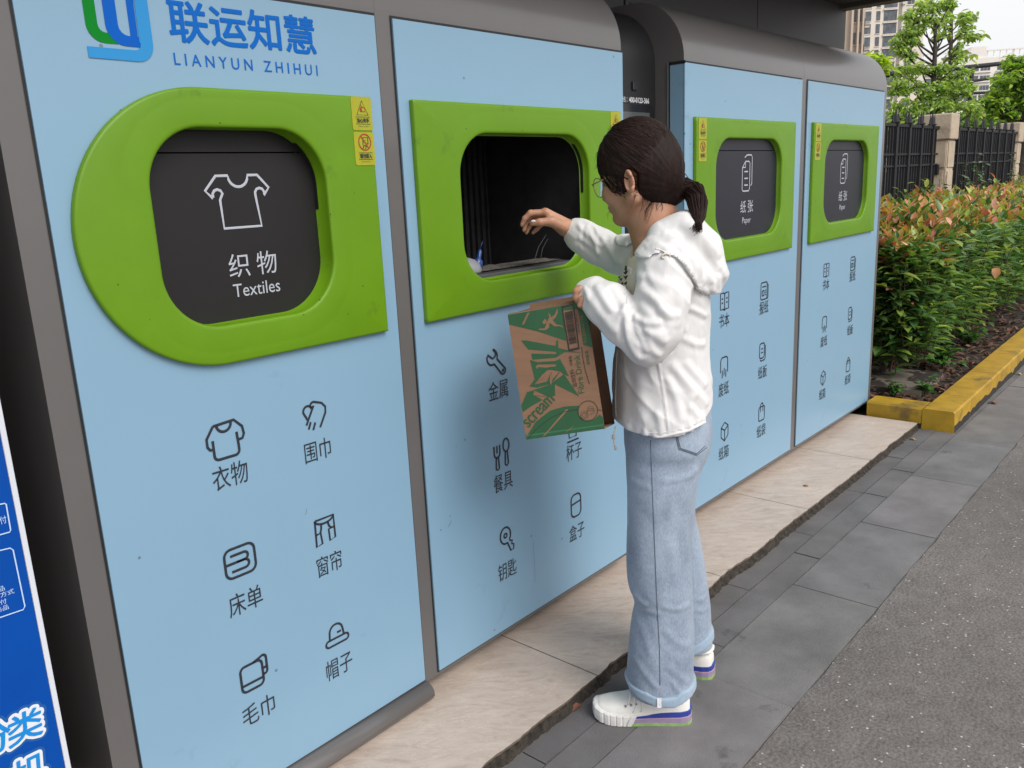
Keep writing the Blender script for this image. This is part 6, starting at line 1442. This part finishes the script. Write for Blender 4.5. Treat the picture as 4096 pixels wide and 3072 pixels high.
        # upper: cross-sections along the foot
        mb = MB(); mb.smooth = True; R = []
        for t in np.linspace(.012, .985, 34):
            w = float(np.interp(t, s_t, w_t))-.001; hgt = float(np.interp(t, [0, .03, .10, .30, .42, .55, .70, .85, .95, 1], [.066, .076, .080, .078, .080, .072, .058, .051, .046, .034])); z0 = .020+float(lift(np.array(t)))
            R.append([P(t*Ls, w*math.copysign(abs(math.cos(a))**.75, math.cos(a)), z0+(hgt-z0+.004)*abs(math.sin(a))**.60) for a in np.linspace(0, math.pi, 19)])
        mb.loft(R, caps=True, closed=False); up = mb.build('shoe', CAN, root)
        # sole bands
        top_b = lambda t: np.interp(t, [0, .2, .34, .46, .62, 1], [.040, .039, .036, .029, .025, .025]); top_l = lambda t: np.interp(t, [0, .4, 1], [.0245, .0205, .0190]); top_p = lambda t: np.interp(t, [0, .4, 1], [.0260, .0220, .0205]); mid_l = lambda t: np.interp(t, [0, 1], [.0135, .0135])
        def sband(z0, z1, g, m, name, t0=0.0, t1=1.0, bottom=False, top=False):
            mb = MB(); mb.smooth = False
            a, b = loop(g, z0, t0, t1), loop(g, z1, t0, t1); a2, b2 = loop(g-.0012, lambda t: (z0(t) if callable(z0) else z0+0*t)-.0006, t0, t1), loop(g-.0012, lambda t: (z1(t) if callable(z1) else z1+0*t)+.0006, t0, t1)
            mb.loft([a2, a, b, b2], caps=False)
            n = len(a)
            if bottom: mb.add(a2, [tuple(range(n))])
            if top: mb.add(b2, [tuple(range(n))[::-1]])
            return mb.build(name, m, up)
        sband(0.0, .0088, .0035, GRN, 'sole_band', 0, .66, True); sband(.0098, top_l, .0032, LIL, 'sole_band', 0, .66); sband(lambda t: top_l(t)+.0008, lambda t: top_p(t)+.0006, .0030, PNK, 'sole_band', 0, .66); sband(lambda t: top_p(t)+.0012, top_b, .0022, BLU, 'sole_band', 0, .66, top=True)
        # ribbed toe bumper
        mb = MB(); mb.smooth = False; t = np.concatenate([np.linspace(.575, .90, 27), .90+.1*np.sin(np.linspace(0, math.pi/2, 14))[1:]]); rows = []
        for zf, g in ((0, .0040), (.5, .0050), (.90, .0044), (1.0, .0015), (1.06, -.010)):
            row = []
            for sg in (1, -1):
                tt = t if sg == 1 else t[::-1][1:]
                for j, q in enumerate(tt):
                    k = int(round((q-.575)/.0125)) if q < .90 else 9; gr = -.0022 if (zf < .95 and k % 5 == 0 and q < .9) else 0
                    q0 = q+(.045*(1-zf)-.02)*(q < .65)                # slanted rear edge
                    w = float(np.interp(q0, s_t, w_t))+g+gr; s_ = (q0-.5)*(1+2*g/.25)*Ls+.5*Ls; zt = .031+.005*np.clip((q-.7)/.3, 0, 1); row.append(P(s_, sg*w, zf*zt+float(lift(np.array(q0)))))
            rows.append(row)
        mb.loft(rows, caps=False, closed=False); mb.add(rows[0], [tuple(range(len(rows[0])))]); mb.build('toe_bumper', RUB, up)
        # toe cap overlay and laces
        mb = MB(); mb.smooth = True
        hz = lambda t, f: .020+(float(np.interp(t, [0, .42, .55, .70, .85, .95, 1], [.07, .084, .078, .063, .052, .042, .03]))-.016)*f
        for t in (.50, .555, .61):
            w = float(np.interp(t, s_t, w_t)); mb.tube([P(t*Ls+.010, w*.80, hz(t, .66)), P(t*Ls+.004, w*.55, hz(t, .93)+.002), P(t*Ls, 0, hz(t, 1.0)+.005), P(t*Ls+.004, -w*.55, hz(t, .93)+.002)], .0022, 6)
        t = .52; w = float(np.interp(t, s_t, w_t)); mb.tube([P(t*Ls, w*.5, hz(t, .97)+.003), P(t*Ls-.006, w*.92, hz(t, .6)), P(t*Ls-.002, w*1.02, hz(t, .35))], .0018, 6)
        mb.tube([P(t*Ls+.004, w*.5, hz(t, .97)+.003), P(t*Ls+.012, w*.93, hz(t, .55)), P(t*Ls+.020, w*1.02, hz(t, .30))], .0018, 6); mb.build('lace', LACE, up)
        mb = MB(); mb.smooth = True
        for t in (.515, .57, .625): w = float(np.interp(t, s_t, w_t)); c = P(t*Ls+.012, w*.84, hz(t, .64)); mb.tube([c-sd*.002, c+sd*.0025], .0030, 8)
        mb.build('eyelet', mat('grey_eyelet', (.25, .25, .24), .4), up)
        # padded collar
        mb = MB(); mb.smooth = True; mb.tube([P(a*Ls, b, c) for a, b, c in ((.34, .030, .083), (.22, .034, .082), (.10, .031, .084), (.03, .018, .085), (.018, 0, .086), (.03, -.018, .085), (.10, -.031, .084), (.22, -.034, .082), (.34, -.030, .083))], .0055, 8); mb.build('collar', CAN, up)
        return up
    build_shoe((1.793, -.603, 0), (1.650, -.386, 0), 'near'); build_shoe((2.012, -.556, 0), (1.955, -.318, 0), 'far')
    return root
PERSON = person()
# ------------------------------------------------------------ carton held by the person
def carton():
    o = np.array([1.4613, -.3401, .8406]); u = np.array([.5092, -.8496, .1506]); v = np.array([.1257, .2492, .9606]); u /= np.linalg.norm(u); v -= u*(u@v); v /= np.linalg.norm(v); w = np.cross(u, v)
    if w@np.array([.842, .480, -.237]) < 0: w = -w
    W_, H_, D_ = .1915, .305, .25
    KR = mat('kraft_cardboard', (.205, .112, .066), .8, var=.08, vscale=9, bump=.25, bscale=30, vstretch=(1, 1, 6)); KI = mat('kraft_inside', (.22, .12, .07), .85); GP = mat('green_carton_print', (.010, .075, .024), .6, var=.1, vscale=14); BK = mat('black_carton_print', (.016, .013, .012), .6)
    root = empty('carton', o+u*W_/2+w*D_/2, 'brown cardboard drinks carton with bold green printing held against the bin front', 'carton')
    P = lambda x, y, z: o+u*x+v*y+w*z
    t = .004
    mb = MB()                       # five walls with thickness, the end towards the person open
    def slab(x0, x1, y0, y1, z0, z1):
        mb.add([P(x, y, z) for z in (z0, z1) for y in (y0, y1) for x in (x0, x1)], [(0, 2, 3, 1), (4, 5, 7, 6), (0, 1, 5, 4), (2, 6, 7, 3), (0, 4, 6, 2), (1, 3, 7, 5)])
    slab(0, W_, 0, H_, 0, t); slab(0, W_, 0, H_, D_-t, D_); slab(0, t, 0, H_, t, D_-t); slab(t, W_, 0, t, t, D_-t); slab(t, W_, H_-t, H_, t, D_-t)
    mb.build('carton_box', KR, root)
    # flaps: long one folded inwards along the far edge, ragged end flap on the near edge
    mb = MB(); mb.add([P(.055, H_-.002, .012), P(W_-.004, H_-.002, .012), P(W_-.006, H_+.014, .075), P(.060, H_+.012, .075), P(.055, H_+.001, .012), P(W_-.004, H_+.001, .012), P(W_-.006, H_+.017, .075), P(.060, H_+.015, .075)], [(0, 1, 2, 3), (7, 6, 5, 4), (0, 4, 5, 1), (1, 5, 6, 2), (2, 6, 7, 3), (3, 7, 4, 0)]); mb.build('flap', KR, root)
    mb = MB(); mb.add([P(.002, H_+.0005, .001), P(.052, H_+.0005, .001), P(.050, H_+.011, .05), P(.010, H_+.007, .06), P(.002, H_+.003, .001), P(.052, H_+.003, .001), P(.050, H_+.0135, .05), P(.010, H_+.0095, .06)], [(0, 1, 2, 3), (7, 6, 5, 4), (0, 4, 5, 1), (1, 5, 6, 2), (2, 6, 7, 3), (3, 7, 4, 0)]); mb.build('flap', KR, root)
    mb = MB(); mb.add([P(.002, H_, D_-.002), P(W_-.002, H_, D_-.002), P(W_-.01, H_+.05, D_+.02), P(.01, H_+.05, D_+.02)], [(0, 1, 2, 3)]); mb.build('flap', KI, root)
    # printed face; picture coordinates of the print are carried onto the face by its own corners
    src = np.array([(97, 330), (895, 225), (1113, 1518), (325, 1582)], float); dst = np.array([(0, 1), (1, 1), (1, 0), (0, 0)], float)
    A = []
    for (x, y), (X, Y) in zip(src, dst): A += [[x, y, 1, 0, 0, 0, -X*x, -X*y], [0, 0, 0, x, y, 1, -Y*x, -Y*y]]
    hm = np.append(np.linalg.solve(np.array(A), dst.ravel()), 1).reshape(3, 3)
    def uv(x, y):
        q = hm@np.array([x, y, 1]); return np.clip(q[:2]/q[2], .0, 1.0)
    def F2(x, y, z=-.0006):
        q = uv(x, y); return P(q[0]*W_, q[1]*H_, z)
    # green areas (each a thin printed layer)
    mb = MB()
    polys = [[(100, 332), (800, 240), (845, 232), (895, 225), (988, 700), (880, 668), (820, 310), (800, 300), (655, 312), (705, 622), (420, 515), (118, 430)],
             [(245, 597), (300, 600), (598, 668), (606, 608), (622, 612), (625, 690), (760, 725), (868, 748), (615, 728), (320, 690)],
             [(352, 735), (605, 750), (607, 722), (690, 735), (605, 785), (365, 795)],
             [(342, 798), (420, 822), (600, 820), (645, 800), (700, 900), (740, 980), (690, 958), (650, 925), (560, 905), (420, 905), (425, 872), (500, 882), (615, 872), (600, 850), (420, 845), (400, 870), (430, 905), (520, 905), (480, 945), (395, 1045), (520, 1020), (560, 925), (570, 1010), (640, 930), (700, 970), (850, 1185), (600, 1050), (605, 1165), (560, 1175), (545, 1050), (420, 1075), (345, 1060), (395, 990)],
             [(320, 1118), (560, 1050), (555, 1165), (520, 1165), (385, 1108), (390, 1150), (480, 1200), (360, 1260), (285, 1312), (270, 1240)],
             [(325, 1560), (420, 1410), (560, 1310), (700, 1278), (860, 1275), (845, 1310), (850, 1370), (910, 1425), (1000, 1420), (1060, 1375), (1095, 1400), (1113, 1516), (330, 1580)]]
    for k, pl in enumerate(polys):
        n = len(pl); mb.add([F2(x, y, -.0006-.00004*k) for x, y in pl], [tuple(range(n))])
    pr = mb.build('green_print', GP, root)
    bm = bmesh.new(); bm.from_mesh(pr.data); bmesh.ops.triangulate(bm, faces=bm.faces[:], ngon_method='EAR_CLIP'); bm.to_mesh(pr.data); bm.free()
    # kraft cut-outs inside the green: running figure, slashes, splinters
    mb = MB()
    for k, pl in enumerate(([(300, 320), (322, 318), (268, 436), (245, 438)], [(720, 1305), (742, 1310), (520, 1545), (485, 1565)], [(805, 1465), (765, 1505), (700, 1545)],
               [(395, 1045), (470, 950), (505, 930), (500, 965)], [(555, 925), (575, 1012), (560, 1060), (545, 1010)], [(650, 930), (685, 958), (580, 1030)], [(395, 1105), (385, 1150), (520, 1168)],
               [(455, 420), (480, 388), (500, 405), (500, 430), (470, 445)], [(500, 430), (525, 372), (510, 318), (528, 345), (490, 360), (530, 335), (545, 375), (580, 350), (605, 285), (612, 330), (590, 380), (560, 405), (600, 450), (655, 462), (675, 495), (640, 470), (580, 470), (530, 430), (525, 480), (490, 505), (425, 500), (420, 485), (480, 485)])):
        mb = MB(); mb.add([F2(x, y, -.0011-.00003*k) for x, y in pl], [tuple(range(len(pl)))])
        q = mb.build('kraft_print', KR, root)
        bm = bmesh.new(); bm.from_mesh(q.data); bmesh.ops.triangulate(bm, faces=bm.faces[:], ngon_method='EAR_CLIP'); bm.to_mesh(q.data); bm.free()
    def seg_text(mb, s, p0, p1, hgt, z=-.0011, off=(0, 0), bold=0.0):
        """text running from p0 to p1 (picture of the carton), rising to its left"""
        a, b = np.array(p0, float), np.array(p1, float); d = b-a; nv = np.array([d[1], -d[0]])/np.linalg.norm(d)
        put_text(mb, s, lambda x, y: F2(*(a+d*x+nv*hgt*y), z), 0, 1, 0, 1, bold)
    mb = MB(); seg_text(mb, '运动饮料·', (830, 1085), (790, 900), 48); seg_text(mb, '纤维型', (780, 872), (762, 772), 30)
    # bar code
    x = 0
    a, b, c, d = (655, 285), (770, 262), (835, 690), (735, 708)
    T = lambda s_, r_: (a[0]*(1-s_)*(1-r_)+b[0]*s_*(1-r_)+c[0]*s_*r_+d[0]*(1-s_)*r_, a[1]*(1-s_)*(1-r_)+b[1]*s_*(1-r_)+c[1]*s_*r_+d[1]*(1-s_)*r_)
    for (s0, s1, r0, r1) in ((-.06, .06, -.05, 1.05), (.94, 1.06, -.05, 1.05), (.06, .94, -.05, 0), (.06, .94, 1.0, 1.05)): mb.add([F2(*T(s, r), -.0012) for s, r in ((s0, r0), (s1, r0), (s1, r1), (s0, r1))], [(0, 1, 2, 3)])
    r_ = .12
    while r_ < .90:
        wd = random.choice((.006, .006, .010, .015)); mb.add([F2(*T(s, r), -.0012) for s, r in ((.14, r_), (.86, r_), (.86, r_+wd), (.14, r_+wd))], [(0, 1, 2, 3)]); r_ += wd+random.choice((.005, .006, .011))
    seg_text(mb, '1 69 21168 50935 4', (848, 555), (816, 360), 22)
    strokes(mb, [[(865, 690), (880, 800), (905, 920), (952, 1065)], arc(940, 1333, 100, 0, 360, 30), [(840, 1310), (700, 1330), (560, 1385), (430, 1480), (345, 1570)], [(1040, 1325), (1090, 1332)]], lambda x, y: F2(x, y, -.0008), .0013, -w)
    strokes(mb, [arc(905, 1375, 38, 0, 360, 14), arc(905, 1375, 22, 0, 360, 10), [(930, 1360), (945, 1290), (990, 1290), (1010, 1350), (960, 1370)], [(945, 1310), (998, 1312)], [(940, 1330), (1004, 1335)]], lambda x, y: F2(x, y, -.0008), .0007, -w)
    mb.build('black_print', BK, root)
    for s_, a, b, hh, bo in (('scream', (350, 1470), (610, 1210), 92, .006), ('Fibre Drink', (905, 1150), (845, 765), 62, 0), ('运动盖型', (955, 875), (932, 728), 34, 0)):
        mb = MB(); seg_text(mb, s_, a, b, hh, bold=bo); mb.build('green_lettering', GP, root)
    mb = MB(); seg_text(mb, '净含量550ml×15瓶', (918, 655), (872, 365), 34, -.0012); mb.build('pale_lettering', KR, root)
    # lighter green strip along the foot of the face, its bevel given by colour
    mb = MB(); mb.add([P(.001, .0115, -.00085), P(W_-.001, .0115, -.00085), P(W_-.001, .0005, -.0007), P(.001, .0005, -.0007)], [(0, 1, 2, 3)]); mb.build('green_print', mat('light_green_print', (.022, .13, .055), .6), root)
carton()
# clutter on the lip of the open hatch
def clutter():
    p = np.array([1.715, .085, 1.197]); mb = MB(); mb.smooth = True
    R = [[(p[0]+r*math.cos(a), p[1]+r*.8*math.sin(a), p[2]+z) for a in np.linspace(0, 2*math.pi, 22)[:-1]] for r, z in ((.055, 0), (.058, .008), (.052, .024), (.036, .038), (.015, .045))]
    mb.loft(R); tag(mb.build('lid', mat('white_plastic_lid', (.26, .27, .30), .4), loc=p), 'white domed plastic lid lying inside the open hatch', 'lid')
    p = np.array([1.785, .10, 1.197]); mb = MB(); mb.smooth = True; mb.tube([p, p+[.006, 0, .03], p+[.010, 0, .036], p+[.016, 0, .055], p+[.018, .0, .062]], [.016, .015, .006, .0065, .003], 10); mb.tube([p+[.018, 0, .062], p+[.03, .0, .085]], .001, 5); tag(mb.build('small_bottle', mat('blue_plastic', (.02, .06, .22), .3), loc=p), 'small blue bottle with a thin nozzle inside the open hatch', 'bottle')
    p = np.array([1.90, .13, 1.186]); xs = np.linspace(1.64, 2.13, 60); V = [(x, y, 1.196+.016*abs(mnoise.noise((x*14, k*1.7, 0)))*(1 if 0 < k < 3 else .2)+.004) for x in xs for k, y in enumerate((.055, .085, .12, .158))]
    tag(link_mesh('sacking', V, [(i*4+j, i*4+4+j, i*4+5+j, i*4+1+j) for i in range(59) for j in range(3)], mat('grey_sacking', (.10, .09, .075), .95, var=.5, vscale=90, bump=.6, bscale=200), loc=p, smooth=True), 'crumpled grey sacking lying along the lip of the open hatch', 'cloth')
    for (a, b) in (((2.055, .11, 1.19), (2.15, .13, 1.275)), ((2.10, .12, 1.19), (2.17, .14, 1.26))):
        a, b = np.array(a), np.array(b); mb = MB(); mb.smooth = True; mb.tube([a, (a+b)/2+[-.006, 0, .008], b], .0006, 5); tag(mb.build('wire', mat('dull_wire', (.12, .12, .12), .5), loc=a), 'thin grey wire poking up at the right corner of the open hatch', 'wire', 'wires in the open hatch')
clutter()
